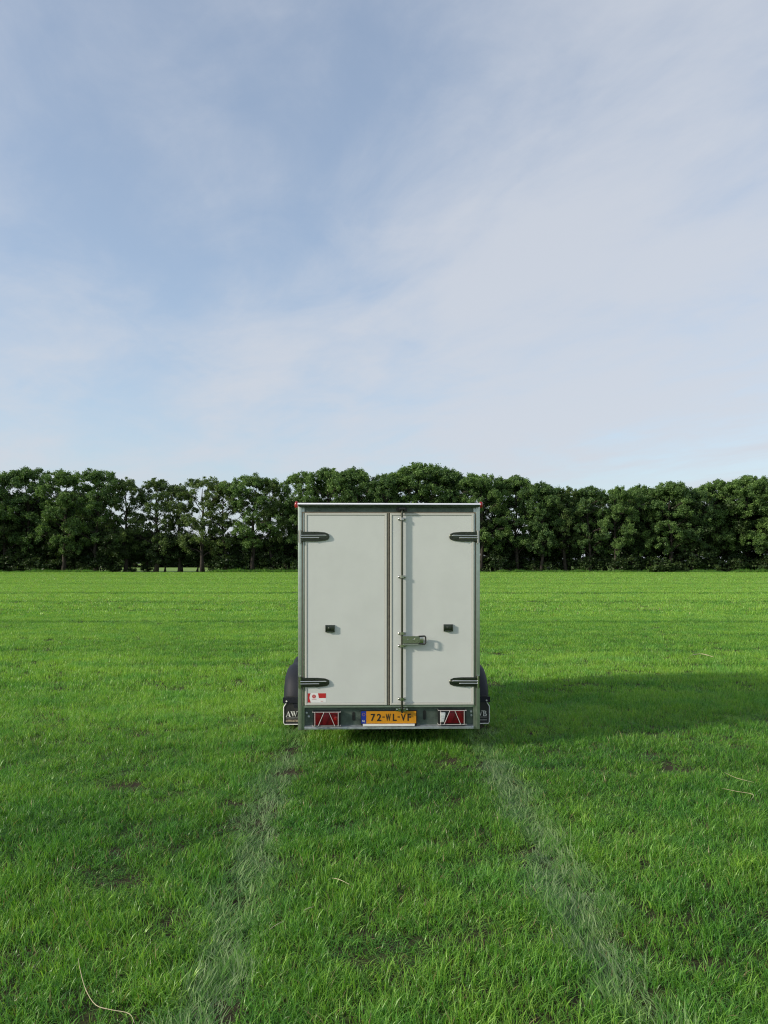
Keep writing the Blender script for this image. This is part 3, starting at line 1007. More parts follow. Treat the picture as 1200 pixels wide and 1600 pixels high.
def build_trailer():
    T = link('box_trailer', None, None, (TR_X, TR_Y, 0), (0, 0, R(1.4)))
    tag(T, 'white tandem-axle box trailer with double rear doors standing in the grass', 'trailer')
    LEN = 3.05
    XL, XR = PX(466.3), PX(750.7)
    ZT = PZ(793)
    ZB = 0.30
    BODY_Y = 0.02

    # box: sides, front, floor
    for x0, x1 in ((XL + .004, XL + .034), (XR - .034, XR - .004)):
        bm = bmesh.new(); box(bm, x0, x1, 0.06, LEN - 0.03, ZB, ZT + 0.01)
        bm_obj('side_panel', bm, M['panel'], T)
    bm = bmesh.new(); box(bm, XL + .036, XR - .036, LEN - 0.04, LEN - 0.012, ZB, ZT + .01)
    bm_obj('front_panel', bm, M['panel'], T)
    bm = bmesh.new(); box(bm, XL + .036, XR - .036, 0.09, LEN - 0.045, ZB + .04, ZB + .06)
    bm_obj('floor_board', bm, M['wood_floor'], T)
    # front corner posts and lower rails
    for sx, x in ((1, XL), (-1, XR)):
        bm = bmesh.new()
        prism(bm, [(x - sx * .003, LEN - .10), (x + sx * .040, LEN - .10), (x + sx * .040, LEN), (x - sx * .003, LEN)], ZB - .06, ZT + .012, 'z')
        bm_obj('corner_post', bm, M['alu'], T, bevel=0.004)
        bm = bmesh.new(); a, b = sorted((x - sx * .004, x + sx * .042)); box(bm, a, b, 0.062, LEN - .102, ZB - .05, ZB + .045)
        bm_obj('side_rail', bm, M['alu'], T, bevel=0.004)
    # rear corner posts: outer leg proud, stepping in to the seal
    zpb = PZ(1140)
    for sx, x in ((1, XL), (-1, XR)):
        bm = bmesh.new()
        pts = [(x, 0.0), (x + sx * .028, -0.004), (x + sx * .036, -0.004), (x + sx * .036, 0.004), (x + sx * .062, 0.004), (x + sx * .062, 0.058), (x, 0.058)]
        prism(bm, pts, zpb, ZT + .008, 'z')
        bm_obj('corner_post', bm, M['alu'], T, bevel=0.0025)
    # header rail between the posts
    bm = bmesh.new()
    box(bm, XL + .063, XR - .063, 0.012, 0.056, PZ(800.5), ZT + .008)
    hd = bm_obj('header_rail', bm, M['channel'], T, bevel=0.002)  # darker metal stands for the shadow of the roof lip
    for x in (PX(499), PX(546), PX(716)):
        bm = bmesh.new(); lathe(bm, [(0.007, 0.0), (0.007, .007), (0.013, .009)], 'y', 10, (x, 0, PZ(796.5)))
        bm_obj('rivet', bm, M['dark_steel'], hd, smooth=True)
    # roof with its sloping bright edge trim
    bm = bmesh.new(); box(bm, XL + .002, XR - .002, 0.012, LEN + .01, ZT + .022, PZ(788.2))
    rf = bm_obj('roof', bm, M['panel'], T)
    bm = bmesh.new()
    z0, z1 = PZ(788.9), PZ(786.4)
    prism(bm, [(-.050, z0), (-.026, z1), (0.030, z1 + .002), (0.030, z1 - .006), (0.010, z1 - .006), (0.010, z0)], XL - .001, XR + .001, 'x')
    bm_obj('roof_trim', bm, M['alu_bright'], rf, bevel=0.0015)
    bm = bmesh.new()
    prism(bm, [(-.048, z0 - .0015), (0.008, z0 - .0015), (0.008, ZT + .009), (-.020, ZT + .009), (-.034, ZT + .006)], XL + .004, XR - .004, 'x')
    bm_obj('drip_rail', bm, M['channel'], rf, bevel=0.0015)
    for x0, x1 in ((XL - .004, XL + .05), (XR - .05, XR + .004)):
        bm = bmesh.new(); box(bm, x0, x1, 0.032, LEN + .014, ZT + .012, PZ(786.6))
        bm_obj('roof_edge', bm, M['alu_bright'], rf, bevel=0.004)

    # ---- doors
    zd0, zd1 = PZ(1101.5), PZ(802)
    halves = {'l': (PX(477.2), PX(605.0)), 'r': (PX(609.8), PX(741.0))}
    # seals: a rubber frame behind the doors and the centre strip
    bm = bmesh.new()
    xa, xb = XL + .0375, XR - .0375
    w = .011
    box(bm, xa, xa + w, -.001, .0035, PZ(1103), PZ(800)); box(bm, xb - w, xb, -.001, .0035, PZ(1103), PZ(800))
    box(bm, xa + w, xb - w, -.001, .0115, PZ(801.9), PZ(800))
    bm_obj('door_seal', bm, M['seal'], T, bevel=0.001)
    bm = bmesh.new(); box(bm, PX(605.0) + .001, PX(608.3), -.006, .03, zd0, zd1); box(bm, PX(608.3), PX(609.8) - .001, .010, .03, zd0, zd1)
    bm_obj('centre_seal', bm, M['seal'], T, bevel=0.001)
    doors = {}
    for side, (x0, x1) in halves.items():
        bm = bmesh.new(); box(bm, x0 + .021, x1 - .021, -0.006, 0.022, zd0 + .021, zd1 - .021)
        d = bm_obj('door', bm, M['panel'], T)
        doors[side] = d
        # aluminium edge profile capped in white, mitred round the panel
        bm = bmesh.new()
        prof = [(0.0, 0.020), (0.0, -0.0075), (0.003, -0.0105), (0.017, -0.0105), (0.0205, -0.0068), (0.0205, -0.0062)]
        for (ax, az, bx, bz) in ((x0, zd0, x1, zd0), (x1, zd0, x1, zd1), (x1, zd1, x0, zd1), (x0, zd1, x0, zd0)):
            A = []; B = []
            dx, dz = (bx - ax), (bz - az)
            ln = math.hypot(dx, dz); dx /= ln; dz /= ln
            nx, nz = -dz, dx
            for o_, y_ in prof:
                A.append(bm.verts.new((ax + nx * o_ + dx * o_, y_, az + nz * o_ + dz * o_)))
                B.append(bm.verts.new((bx + nx * o_ - dx * o_, y_, bz + nz * o_ - dz * o_)))
            for i in range(len(prof) - 1):
                bm.faces.new((A[i], A[i + 1], B[i + 1], B[i]))
        bmesh.ops.remove_doubles(bm, verts=bm.verts, dist=1e-5)
        bmesh.ops.recalc_face_normals(bm, faces=bm.faces)
        bm_obj('edge_profile', bm, M['trim_white'], d)
        # thin grey groove seal where panel meets profile
        bm = bmesh.new()
        g0, g1 = 0.0206, 0.0236
        for a in ((x0 + g0, x0 + g1, zd0 + g0, zd1 - g0), (x1 - g1, x1 - g0, zd0 + g0, zd1 - g0), (x0 + g1, x1 - g1, zd0 + g0, zd0 + g1), (x0 + g1, x1 - g1, zd1 - g1, zd1 - g0)):
            box(bm, a[0], a[1], -.0072, -.0055, a[2], a[3])
        bm_obj('groove_seal', bm, M['grey_print'], d)
        # hinges
        for yt in ((831, 846), (1058.3, 1072.8)):
            z1, z0 = PZ(yt[0]), PZ(yt[1])
            zc = (z0 + z1) / 2; hh = (z1 - z0) / 2
            sgn = 1 if side == 'l' else -1
            xo = PX(468.5) if side == 'l' else PX(749.0)
            xe = PX(515.3) if side == 'l' else PX(702.2)
            ln = abs(xe - xo)
            bm = bmesh.new()

            def hx(u): return xo + sgn * u
            # tongue outline with rounded tip, stepped cross-section: flat rim, raised middle
            def outline(inset, u0):
                pts = [(hx(u0), zc - hh + inset), (hx(ln * .60), zc - hh + inset), (hx(ln * .86), zc - hh * .80 + inset)]
                for k in range(7):
                    t = -math.pi / 2 + math.pi * k / 6
                    pts.append((hx(ln - (.028) + (.028 - inset) * math.cos(t)), zc + (hh * .72 - inset) * math.sin(t)))
                pts += [(hx(ln * .86), zc + hh * .86 - inset), (hx(ln * .60), zc + hh - inset), (hx(u0), zc + hh - inset)]
                return pts
            loops = []
            for inset, yy, u0 in ((0, -.0115, .03), (0, -.016, .03), (.004, -.020, .03), (.011, -.020, .03), (.016, -.027, .03), (.022, -.027, .03), (.026, -.022, .03)):
                loops.append([bm.verts.new((p[0], yy, p[1])) for p in outline(inset, u0)])
            n = len(loops[0])
            for a, b in zip(loops[:-1], loops[1:]):
                for i in range(n):
                    bm.faces.new((a[i], a[(i + 1) % n], b[(i + 1) % n], b[i]))
            bm.faces.new(loops[-1]); bm.faces.new(loops[0][::-1])
            bmesh.ops.recalc_face_normals(bm, faces=bm.faces)
            # bright chrome ribs that draw the highlights, the barrel over the pin, the post bracket, screws
            for zz, l1 in ((zc + .010, .86), (zc - .013, .62)):
                tube(bm, [(hx(.012), -.026, zz), (hx(ln * l1), -.027, zz + .0015), (hx(ln * l1 + .01), -.022, zz)], .0058, 10, mi=1)
            lathe(bm, [(zc - hh - .018, .0095), (zc - hh - .018, .0105), (zc + hh + .014, .0105), (zc + hh + .018, .007)], 'z', 14, (hx(.010), -.018, 0), mi=2)
            a, b = sorted((hx(-.008), hx(.024))); box(bm, a, b, -.013, -.0045, zc - hh - .012, zc + hh + .012)
            a, b = sorted((hx(.012), hx(.034))); box(bm, a, b, -.024, -.0125, zc - hh + .003, zc + hh - .003)
            for u, zz in ((ln * .50, zc + hh - .006), (ln * .50, zc - hh + .006), (ln - .014, zc)):
                lathe(bm, [(-.0195, .0065), (-.024, .0052), (-.0255, .0)], 'y', 10, (hx(u), 0, zz))
            bm_obj('hinge', bm, [M['dark_steel'], M['chrome'], M['steel']], d, smooth=True, angle=28)  # dark body colour stands in for dark reflections, chrome for glints
        # door-holder catch
        cx, cz = (PX(516.2), PZ(981.8)) if side == 'l' else (PX(700.8), PZ(981.0))
        bm = bmesh.new()
        box(bm, cx - .045, cx + .045, -.014, -.0065, cz - .034, cz + .034)
        box(bm, cx - .043, cx - .033, -.026, -.014, cz - .030, cz + .030); box(bm, cx + .033, cx + .043, -.026, -.014, cz - .030, cz + .030)
        box(bm, cx - .033, cx + .033, -.026, -.014, cz - .034, cz - .024)
        box(bm, cx - .020, cx + .006, -.022, -.014, cz - .014, cz + .018)
        tube(bm, [(cx - .012, -.024, cz + .012), (cx - .012, -.026, cz - .004), (cx + .012, -.026, cz - .004)], .003, 6)
        bm_obj('holder_catch', bm, M['dark_steel'], d, bevel=0.0015)
    # sticker on the left door, low by the hinge
    sx0, sx1, sz0, sz1 = PX(480.3), PX(509.8), PZ(1097.0), PZ(1082.5)
    bm = bmesh.new(); box(bm, sx0 + .007, sx1, -.0068, -.0058, sz0, sz1)
    st = bm_obj('sticker', bm, M['sticker_white'], doors['l'])
    st['label'] = 'small red and white sticker'
    bm = bmesh.new()
    w, h = sx1 - sx0, sz1 - sz0
    q = [(sx0 + .0075, sz0 + .0005), (sx0 + w * .20, sz0 + .0005), (sx0 + w * .15, sz0 + h * .3), (sx0 + w * .13, sz0 + h * .5), (sx0 + w * .15, sz0 + h * .75), (sx0 + w * .19, sz1 - .0005), (sx0 + .0075, sz1 - .0005)]
    prism(bm, q, -.0075, -.0066, 'y')
    prism(bm, [(sx0 + w * .58, sz1 - .0005), (sx1 - .0005, sz1 - .0005), (sx1 - .0005, sz1 - h * .52), (sx0 + w * .63, sz1 - h * .52)], -.0075, -.0066, 'y')
    lathe(bm, [(-.0066, h * .20), (-.0076, h * .20), (-.0076, h * .09), (-.0066, h * .09)], 'y', 16, (sx0 + w * .37, 0, sz1 - h * .34))
    box(bm, sx0 + w * .30, sx0 + w * .44, -.0078, -.0066, sz1 - h * .37, sz1 - h * .31)
    bm2 = bm
    box(bm2, sx0 + w * .25, sx0 + w * .50, -.0073, -.0066, sz1 - h * .66, sz1 - h * .61)
    box(bm2, sx0 + w * .72, sx0 + w * .86, -.0073, -.0066, sz1 - h * .88, sz1 - h * .84)
    bm_obj('sticker_print', bm, M['sticker_red'], doors['l'])

    # ---- locking rod on the right door
    rx = PX(628.3)
    bm = bmesh.new()
    tube(bm, [(rx, -.030, PZ(794.5)), (rx, -.030, PZ(950)), (rx, -.030, PZ(1100)), (rx, -.030, PZ(1113))], .0105, 14)
    rod = bm_obj('locking_rod', bm, M['rod'], T, smooth=True)
    for py in (811, 901, 989.3, 1008.8, 1091.5):
        zc = PZ(py)
        bm = bmesh.new()
        box(bm, rx - .036, rx + .036, -.0155, -.0070, zc - .012, zc + .012)
        prof = [(rx + .020 * math.cos(t), -.030 - .016 * math.sin(t)) for t in np.linspace(0, math.pi, 9)]
        prism(bm, prof + [(rx - .020, -.0158), (rx + .020, -.0158)], zc - .012, zc + .012, 'z')
        for s in (-1, 1):
            lathe(bm, [(-.0158, .011), (-.021, .010), (-.024, .006), (-.0245, 0)], 'y', 12, (rx + s * .027, 0, zc))
        bm_obj('rod_bracket', bm, M['steel'], rod, smooth=True, angle=30)
    # keepers top and bottom
    bm = bmesh.new()
    zt = PZ(796.5)
    box(bm, rx - .055, rx + .05, -.006, .011, zt - .012, zt + .018)
    box(bm, rx - .030, rx - .016, -.052, -.006, zt - .010, zt + .014); box(bm, rx + .016, rx + .030, -.052, -.006, zt - .010, zt + .014)
    box(bm, rx - .030, rx + .030, -.058, -.050, zt + .000, zt + .016)
    bm_obj('top_keeper', bm, M['black_plastic'], rod, bevel=0.002)
    bm = bmesh.new()
    zb = PZ(1108.5)
    box(bm, rx - .060, rx + .060, -.004, .006, zb - .016, zb + .014)
    box(bm, rx - .026, rx - .014, -.045, -.004, zb - .013, zb + .010); box(bm, rx + .014, rx + .026, -.045, -.004, zb - .013, zb + .010)
    for s in (-1, 1):
        lathe(bm, [(-.004, .012), (-.010, .010), (-.013, 0)], 'y', 10, (rx + s * .048, 0, zb - .002))
    bm_obj('bottom_keeper', bm, M['steel'], rod, smooth=True, angle=30)
    # latch: hinged plate reaching right, ending in a black pull loop
    la, lb, lz0, lz1 = PX(629.0), PX(656), PZ(1006), PZ(993.4)
    bm = bmesh.new()
    box(bm, la, lb, -.046, -.040, lz0 + .008, lz1)
    prism(bm, [(-.040, lz0 + .0075), (-.058, lz0 + .001), (-.058, lz0 - .002), (-.030, lz0 - .002), (-.030, lz0 + .0075)], la, lb - .016, 'x', mi=1)
    box(bm, la, la + .030, -.042, -.010, lz0 + .004, lz1 - .004)
    box(bm, lb - .05, lb - .015, -.040, -.0068, lz0 + .012, lz1 - .010)
    for u in (.30, .62):
        lathe(bm, [(-.046, .008), (-.051, .007), (-.052, 0)], 'y', 12, (la + (lb - la) * u, 0, (lz0 + lz1) / 2 + .006))
    lathe(bm, [(-.046, .024), (-.050, .022), (-.050, .0)], 'y', 20, (lb - .030, 0, (lz0 + lz1) / 2 + .003))
    bm_obj('latch_plate', bm, [M['steel'], M['chrome']], rod)
    bm = bmesh.new()
    xe, t0, t1 = PX(664.8), PZ(1006.2), PZ(992.8)
    tube(bm, [(lb - .012, -.043, t1 - .006), (lb + .028, -.048, t1 - .004), (xe - .014, -.053, t1 - .002), (xe - .004, -.055, t1 - .006), (xe, -.056, t1 - .016), (xe, -.056, t0 + .016), (xe - .004, -.055, t0 + .006), (xe - .014, -.053, t0 + .002), (lb + .028, -.048, t0 + .004), (lb - .012, -.043, t0 + .010)], .0075, 10)
    bm_obj('pull_loop', bm, M['black_plastic'], rod, smooth=True)
    bm = bmesh.new()
    prism(bm, [(lb - .004, t0 + .016), (lb + .034, t0 + .010), (lb + .034, t1 - .010), (lb - .004, t1 - .014)], -.044, -.041, 'y')
    bm_obj('latch_tongue', bm, M['steel'], rod, bevel=0.001)

    # ---- sill: rear cross member with lamps and plate
    cx0, cx1 = XL + .0625, XR - .0625
    bm = bmesh.new()
    box(bm, cx0, cx1, -.002, .060, PZ(1105.0), PZ(1102.3))
    bm_obj('sill_strip', bm, M['alu'], T, bevel=0.002)
    bm = bmesh.new()
    zc0, zc1 = PZ(1138.6), PZ(1105.0) - .001
    prism(bm, [(.070, zc1), (.034, zc1), (.034, zc0 + .032), (.026, zc0 + .030), (-.008, zc0 + .020), (-.012, zc0 + .016), (-.012, zc0), (.0, zc0), (.002, zc0 + .012), (.070, zc0 + .016)], cx0, cx1, 'x')
    # front web and flange of one steel; the web colour holds recess shade
    for f in bm.faces:
        c = f.calc_center_median()
        f.material_index = 1 if c.z > zc0 + .034 and c.y < .05 else 0
    ch = bm_obj('rear_channel', bm, [M['galv'], M['channel']], T)
    for px, pa, pb in ((553, 1113, 1127), (664, 1111, 1126)):
        bm = bmesh.new(); x = PX(px); w = .014; za, zb_ = PZ(pb), PZ(pa)
        pts = [(x + w * math.cos(t), zb_ - w + w * math.sin(t)) for t in np.linspace(0, math.pi, 7)] + [(x + w * math.cos(t), za + w + w * math.sin(t)) for t in np.linspace(math.pi, 2 * math.pi, 7)]
        prism(bm, pts, .0335, .031, 'y')
        bm_obj('slot', bm, M['black_plastic'], ch)
    for px, py in ((479.5, 1114.3), (483, 1120), (737.5, 1113.5), (738, 1119.3)):
        bm = bmesh.new(); lathe(bm, [(.034, .012), (.024, .011), (.022, .006), (.022, 0)], 'y', 8, (PX(px), 0, PZ(py)))
        bm_obj('bolt', bm, M['galv'], ch)

    # tail lamps
    def lamp(x0, x1, zt_, zb_, fog, name_label):
        x0, x1, z1, z0 = PX(x0), PX(x1), PZ(zt_), PZ(zb_)
        w = x1 - x0
        bm = bmesh.new(); box(bm, x0, x1, -.010, .033, z0, z1)
        t = bm_obj('tail_lamp', bm, M['black_plastic'], T, bevel=0.006)
        t['label'] = name_label
        za, zb2 = z0 + .014, z1 - .014
        xa, xb = x0 + .016, x1 - .016
        tl, tr = x0 + w * .24, x0 + w * .76
        apex = x0 + w * .5
        ap = w * .07
        # dark reflector triangle in the middle
        bm = bmesh.new(); prism(bm, [(tl, za), (tr, za), (apex + ap, zb2), (apex - ap, zb2)], -.018, -.008, 'y')
        bm_obj('triangle_reflector', bm, M['red_dark'], t, bevel=0.002)
        bm = bmesh.new(); prism(bm, [(xa, za), (tl - .004, za), (apex - ap - .004, zb2), (xa, zb2)], -.0165, -.008, 'y')
        bm_obj('lens', bm, M['red_lens'] if fog != 'reverse' else M['black_plastic'], t, bevel=0.002)
        bm = bmesh.new(); prism(bm, [(tr + .004, za), (xb, za), (xb, zb2), (apex + ap + .004, zb2)], -.0165, -.008, 'y')
        bm_obj('lens', bm, M['red_lens'], t, bevel=0.002)
        if fog == 'fog':
            bm = bmesh.new(); lathe(bm, [(-.012, .021), (-.019, .018), (-.021, .008), (-.021, 0)], 'y', 16, (x0 + w * .84, 0, (za + zb2) / 2 + .002))
            bm_obj('fog_lens', bm, M['red_bright'], t, smooth=True)
        else:
            bm = bmesh.new(); prism(bm, [(xa + .002, za + .012), (xa + w * .14, za + .012), (xa + w * .20, zb2 - .03), (xa + w * .20, zb2 - .012), (xa + .002, zb2 - .012)], -.021, -.014, 'y')
            bm_obj('reversing_lens', bm, M['clear_lens'], t, bevel=0.003)
        # wire guard
        bm = bmesh.new(); r = .0028; y = -.034
        tube(bm, [(x0 - .004, y, z1 - .006), (x1 + .003, y, z1 - .006)], r, 8)
        tube(bm, [(x0 - .006, y, z0 + .006), (x1 + .004, y, z0 + .006)], r, 8)
        tube(bm, [(x0 + .022, y - .006, z0 + .004), (x0 + .022, y - .006, z1 - .004)], r, 8)
        tube(bm, [(x1 - .020, y - .006, z0 + .004), (x1 - .020, y - .006, z1 - .004)], r, 8)
        tube(bm, [(tl - .012, y - .006, z0 + .004), (apex - ap - .004, y - .006, z1 - .004)], r, 8)
        tube(bm, [(tr + .012, y - .006, z0 + .004), (apex + ap + .004, y - .006, z1 - .004)], r, 8)
        for xx in (x0, x1):
            for zz in (z1 - .006, z0 + .006):
                tube(bm, [(xx, y, zz), (xx, .033, zz)], r, 6)
        bm_obj('wire_guard', bm, M['wire'], t, smooth=True)
    lamp(489.5, 532.5, 1110.3, 1133.8, 'fog', 'red tail lamp with bright fog lens and wire guard')
    lamp(685.0, 728.5, 1108.6, 1132.4, 'reverse', 'red tail lamp with clear reversing lens and wire guard')

    # number plate
    x0, x1, z1, z0 = PX(565.0), PX(650.6), PZ(1111.3), PZ(1130.2)
    bm = bmesh.new(); box(bm, x0 - .006, x1 + .008, .004, .033, z0 - .018, z1 + .004)
    np_ = bm_obj('number_plate', bm, M['black_plastic'], T, bevel=0.003)
    np_['label'] = 'yellow number plate reading 72-WL-VF'
    bm = bmesh.new(); box(bm, x0, x0 + .046, -.002, .004, z0, z1)
    bm_obj('blue_band', bm, M['blue'], np_, bevel=0.001)
    bm = bmesh.new(); box(bm, x0 + .047, x1, -.002, .004, z0, z1)
    bm_obj('yellow_field', bm, M['yellow'], np_, bevel=0.002)
    link('country_letters', text_mesh('NL', .026, M['white_paint'], xs=.9), np_, (x0 + .023, -.003, z0 + .022))
    star = bmesh.new()
    for k in range(12):
        a = 2 * math.pi * k / 12
        lathe(star, [(-.002, .0022), (-.0032, .0022)], 'y', 6, (x0 + .023 + .013 * math.cos(a), 0, z1 - .030 + .013 * math.sin(a)))
    bm_obj('star_ring', star, M['yellow'], np_)
    H = z1 - z0
    chars = '72-WL-VF'
    spans = [(579.6, 586.6), (589.0, 596.0), (597.6, 601.2), (603.0, 610.6), (613.9, 620.0), (621.4, 625.0), (626.6, 634.2), (637.0, 642.6)]
    for ch_, (pa, pb) in zip(chars, spans):
        me = text_mesh(ch_, H * .98, M['ink'], bold=.0022)
        co = np.array([v.co[:] for v in me.vertices]); lo, hi = co.min(0), co.max(0)
        hz = H * .60 if ch_ != '-' else H * .085
        sx_, sz_ = (PX(pb) - PX(pa)) / (hi[0] - lo[0]), hz / (hi[2] - lo[2])
        me.transform(Matrix.Diagonal((sx_, 1, sz_, 1)) @ Matrix.Translation((-(lo[0] + hi[0]) / 2, 0, -(lo[2] + hi[2]) / 2)))
        link('character', me, np_, ((PX(pa) + PX(pb)) / 2, -.003, z0 + H * (.50 if ch_ != '-' else .53)))
    # plate lamp strip under it
    bm = bmesh.new(); box(bm, PX(567.3), PX(648.2), -.016, .003, PZ(1134.2), PZ(1130.9))
    bm_obj('plate_strip', bm, M['white_paint'], np_, bevel=0.002)

    # ---- marker lamps on stalks by the roof
    for s, px, lean in ((-1, 461.9, .06), (1, 755.8, .16)):
        x = PX(px); zc = PZ(787)
        bm = bmesh.new()
        prof = [(0.003 - .034, 0.0), (-.030, .011), (-.020, .018), (0, .020), (.020, .018), (.030, .011), (.034, 0)]
        lathe(bm, prof, 'z', 16, (0, 0, 0))
        bmesh.ops.scale(bm, vec=(1.0, 1.1, 1), verts=bm.verts)
        bmesh.ops.rotate(bm, cent=(0, 0, 0), matrix=Matrix.Rotation(lean, 3, 'Y'), verts=bm.verts)
        bmesh.ops.translate(bm, vec=(x, .15, zc), verts=bm.verts)
        m_ = bm_obj('marker_lamp', bm, M['red_bright'], T, smooth=True)
        bm = bmesh.new()
        e = XL if s < 0 else XR
        tube(bm, [(e - s * .01, .15, zc - .012), (x - s * .010, .15, zc - .012)], .012, 10)
        lathe(bm, [(.150, .022), (.182, .020)], 'y', 14, (x, 0, zc))
        bm_obj('stalk', bm, M['dark_rubber'], m_)

    # ---- wheels, fenders, mud flaps
    AX = (1.20, 1.98)
    XO = 1.108               # outer edge of fender from centre line
    for s in (-1, 1):
        for ai, ay in enumerate(AX):
            zc = 0.315
            wheel = link('wheel', None, T)
            cx = s * 0.985
            bm = bmesh.new()
            lathe(bm, [(cx - .085, .185), (cx - .095, .22), (cx - .095, .28), (cx - .078, .312), (cx - .03, .322), (cx + .03, .322), (cx + .078, .312), (cx + .095, .28), (cx + .095, .22), (cx + .085, .185)], 'x', 40, (0, ay, zc))
            bm_obj('tyre', bm, M['tyre'], wheel, smooth=True)
            bm = bmesh.new()
            lathe(bm, [(cx - .080, .187), (cx + s * .02, .186), (cx + s * .082, .187), (cx + s * .070, .170), (cx + s * .03, .15), (cx + s * .045, .07), (cx + s * .085, .06), (cx + s * .09, 0)] if s > 0 else
                  [(cx + .080, .187), (cx - .02, .186), (cx - .082, .187), (cx - .070, .170), (cx - .03, .15), (cx - .045, .07), (cx - .085, .06), (cx - .09, 0)], 'x', 32, (0, ay, zc))
            bm_obj('rim', bm, M['galv'], wheel, smooth=True, angle=40)
            # fender: a rounded section swept over the wheel, straight down at the rear
            bm = bmesh.new()
            xin = 0.872
            sec = [(xin, .0), (xin + .10, -.002), (xin + .150, -.012), (xin + .190, -.036), (xin + .216, -.072), (xin + .230, -.115), (XO, -.135), (XO - .006, -.137)]
            path = []
            RAD = .385
            for k in range(25):
                a = R(-8) + R(196) * k / 24
                path.append((-math.cos(a), math.sin(a), RAD))
            rings = []
            for ny, nz, rr in path:
                ring = []
                for x_, dr in sec:
                    fl = dr * (1.0 if nz > 0 else 1.0)
                    ring.append(bm.verts.new((s * x_, ay + ny * (rr + fl), zc + nz * (rr + fl) * 1.0)))
                rings.append(ring)
            for a, b in zip(rings[:-1], rings[1:]):
                for i in range(len(sec) - 1):
                    bm.faces.new((a[i], a[i + 1], b[i + 1], b[i]))
            bmesh.ops.recalc_face_normals(bm, faces=bm.faces)
            g = bmesh.ops.solidify(bm, geom=bm.faces[:], thickness=0.005)
            fd = bm_obj('fender', bm, M['fender'], T, smooth=True, angle=50)
        # flap hangs behind the rear wheel
        fy = AX[0] - .385 + .012
        fz1, fz0 = PZ(0) * 0 + 0.345, 0.085
        xo, xi = s * (XO - .010), s * (XO - .245)
        a, b = sorted((xo, xi))
        bm = bmesh.new()
        q = [(a, fz0 + .012), (a + .012, fz0), (b - .012, fz0), (b, fz0 + .012), (b, fz1 - .075), (b - .03, fz1 - .03), (b - .03, fz1 + .04), (a + .03, fz1 + .04), (a + .03, fz1 - .03), (a, fz1 - .075)]
        prism(bm, q, fy - .004, fy + .002, 'y')
        fl = bm_obj('mud_flap', bm, M['flap'], T)
        fl['label'] = 'black mud flap with white edge and AWB lettering'
        bm = bmesh.new()
        e = .003
        pth = [(a + .030, fz1 - .018), (a + .026, fz1 - .036), (a + e, fz1 - .072), (a + e, fz0 + .02), (a + .014, fz0 + e), (b - .014, fz0 + e), (b - e, fz0 + .02), (b - e, fz1 - .072), (b - .026, fz1 - .036), (b - .030, fz1 - .018)]
        tube(bm, [(p[0], fy - .008, p[1]) for p in pth], .0052, 8)
        bm_obj('edge_wire', bm, M['white_paint'], fl, smooth=True)
        # heavier lip of the fender above the flap
        bm = bmesh.new()
        a2, b2 = sorted((s * .874, s * (XO - .004)))
        box(bm, a2, b2, fy - .018, fy - .0055, fz1 - .028, fz1 + .030)
        bm_obj('flap_clamp', bm, M['fender'], fl, bevel=0.006)
        for xx in (a + .034, b - .034):
            bm = bmesh.new(); lathe(bm, [(fy - .021, .009), (fy - .027, .007), (fy - .028, 0)], 'y', 10, (xx, 0, fz1 - .010))
            bm_obj('bolt', bm, M['white_paint'], fl, smooth=True)
        # AWB in serif capitals and two lines too small to read
        lh = .058; kx = 1.14; tx = a + .022 if s < 0 else b - .028 - 2.60 * lh * kx
        for c_, adv in (('A', .80), ('W', 1.14), ('B', .66)):
            bm = bmesh.new()
            poly_plate(bm, [[(tx + p[0] * lh * kx, fz0 + .082 + p[1] * lh) for p in po] for po in serif(c_)], fy - .0065, fy - .0035)
            bm_obj('letter', bm, M['white_paint'], fl)
            tx += adv * lh * kx
        bm = bmesh.new(); box(bm, a + .024, b - .024, fy - .0055, fy - .0035, fz0 + .068, fz0 + .074)
        bm_obj('rule', bm, M['grey_print'], fl)
        bm = bmesh.new()
        rr = random.Random(3)
        x_ = a + .024
        while x_ < b - .03:
            w_ = rr.uniform(.006, .012); box(bm, x_, x_ + w_, fy - .0055, fy - .0035, fz0 + (.030 if s < 0 else .036), fz0 + (.052 if s < 0 else .047)); x_ += w_ + (.0015 if s < 0 else .003)
        bm_obj('small_print', bm, M['tan_print'] if s < 0 else M['grey_print'], fl)
    # running gear
    for ay in AX:
        bm = bmesh.new(); tube(bm, [(-.92, ay, .315), (.92, ay, .315)], .035, 12)
        bm_obj('axle', bm, M['galv'], T)
    for x in (-.62, .62):
        bm = bmesh.new(); box(bm, x - .03, x + .03, .075, LEN + .2, ZB - .06, ZB + .038)
        bm_obj('chassis_beam', bm, M['galv'], T)
    bm = bmesh.new()
    tube(bm, [(-.60, LEN - .3, .30), (-.05, LEN + 1.25, .36), (0, LEN + 1.45, .40)], .045, 8)
    tube(bm, [(.60, LEN - .3, .30), (.05, LEN + 1.25, .36), (0, LEN + 1.45, .40)], .045, 8)
    db = bm_obj('drawbar', bm, M['galv'], T)
    bm = bmesh.new(); box(bm, -.04, .04, LEN + 1.38, LEN + 1.66, .38, .48); box(bm, -.02, .02, LEN + 1.40, LEN + 1.62, .48, .53)
    bm_obj('coupling', bm, M['dark_steel'], db, bevel=.01)
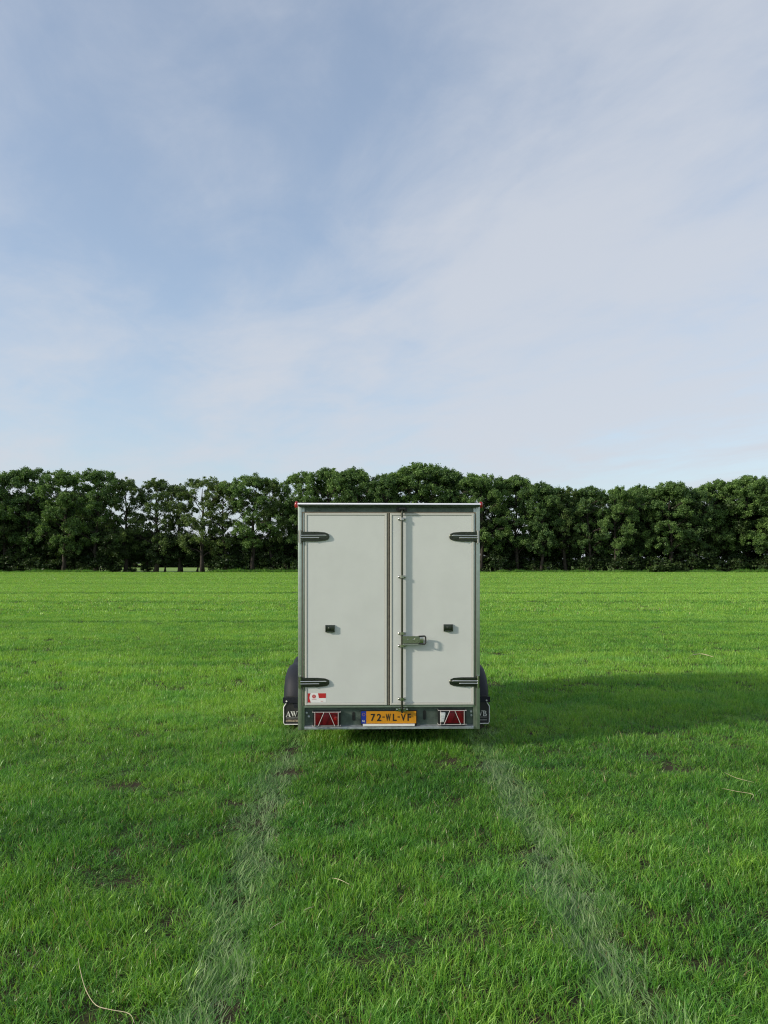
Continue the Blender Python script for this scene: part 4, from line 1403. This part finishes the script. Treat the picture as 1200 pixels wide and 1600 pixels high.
    bm = bmesh.new(); tube(bm, [(.12, LEN + 1.0, .16), (.12, LEN + 1.0, .85)], .028, 10); lathe(bm, [(.09, .10), (.15, .10)], 'x', 20, (0, LEN + 1.0, .10))
    bm_obj('jockey_wheel', bm, M['dark_steel'], db)


build_trailer()


# ------------------------------------------------------------------ dry stalks lying on the grass
def build_straws():
    def gp(px, py, z=0.052):
        d = 1200 * (CAM_H - z) / (py - 880)
        return Vector(((px - 600) / 1200 * d, d, z))
    sets = [
        ('long pale bent straw lying in the grass at the lower left', [(122, 1497), (126, 1520), (134, 1545), (150, 1570), (172, 1579), (202, 1583), (210, 1598)], .004),
        ('pale straw with a hooked end on the grass near the right edge', [(1128, 1232), (1150, 1237), (1177, 1241), (1170, 1252)], .004),
        ('thin pale straw above the hooked one near the right edge', [(1132, 1207), (1150, 1216), (1178, 1222)], .0035),
        ('short pale straw between the wheel tracks, left of middle', [(519, 1372), (532, 1376), (546, 1381)], .004),
        ('short whitish straw beside the left wheel track', [(475, 1423), (482, 1420), (490, 1416)], .005),
        ('slanting straw beside the left track in the foreground', [(421, 1453), (432, 1446), (444, 1438)], .004),
        ('pale wisp of hay lying in the sunlit grass far right', [(1079, 1024), (1096, 1022), (1114, 1026)], .022),
    ]
    for lab, pts, r in sets:
        bm = bmesh.new()
        ps = [gp(*p) for p in pts]
        # smooth the bend
        out = []
        for i in range(len(ps) - 1):
            for k in range(4):
                t = k / 4
                p0, p1, p2, p3 = ps[max(i - 1, 0)], ps[i], ps[i + 1], ps[min(i + 2, len(ps) - 1)]
                out.append(0.5 * ((2 * p1) + (p2 - p0) * t + (2 * p0 - 5 * p1 + 4 * p2 - p3) * t * t + (3 * p1 - p0 - 3 * p2 + p3) * t ** 3))
        out.append(ps[-1])
        base = out[0].copy(); base.z = 0
        n = len(out)
        r *= 0.38
        tube(bm, [p - base + Vector((0, 0, .004 * math.sin(i * .5))) for i, p in enumerate(out)], r, 6, radii=[r * (0.45 + .55 * math.sin(math.pi * (i + .6) / (n + .2))) for i in range(n)])
        o = bm_obj('dry_straw', bm, M['straw'], None, smooth=True)
        o.location = base
        tag(o, lab, 'straw', 'dry straws on the grass')


build_straws()
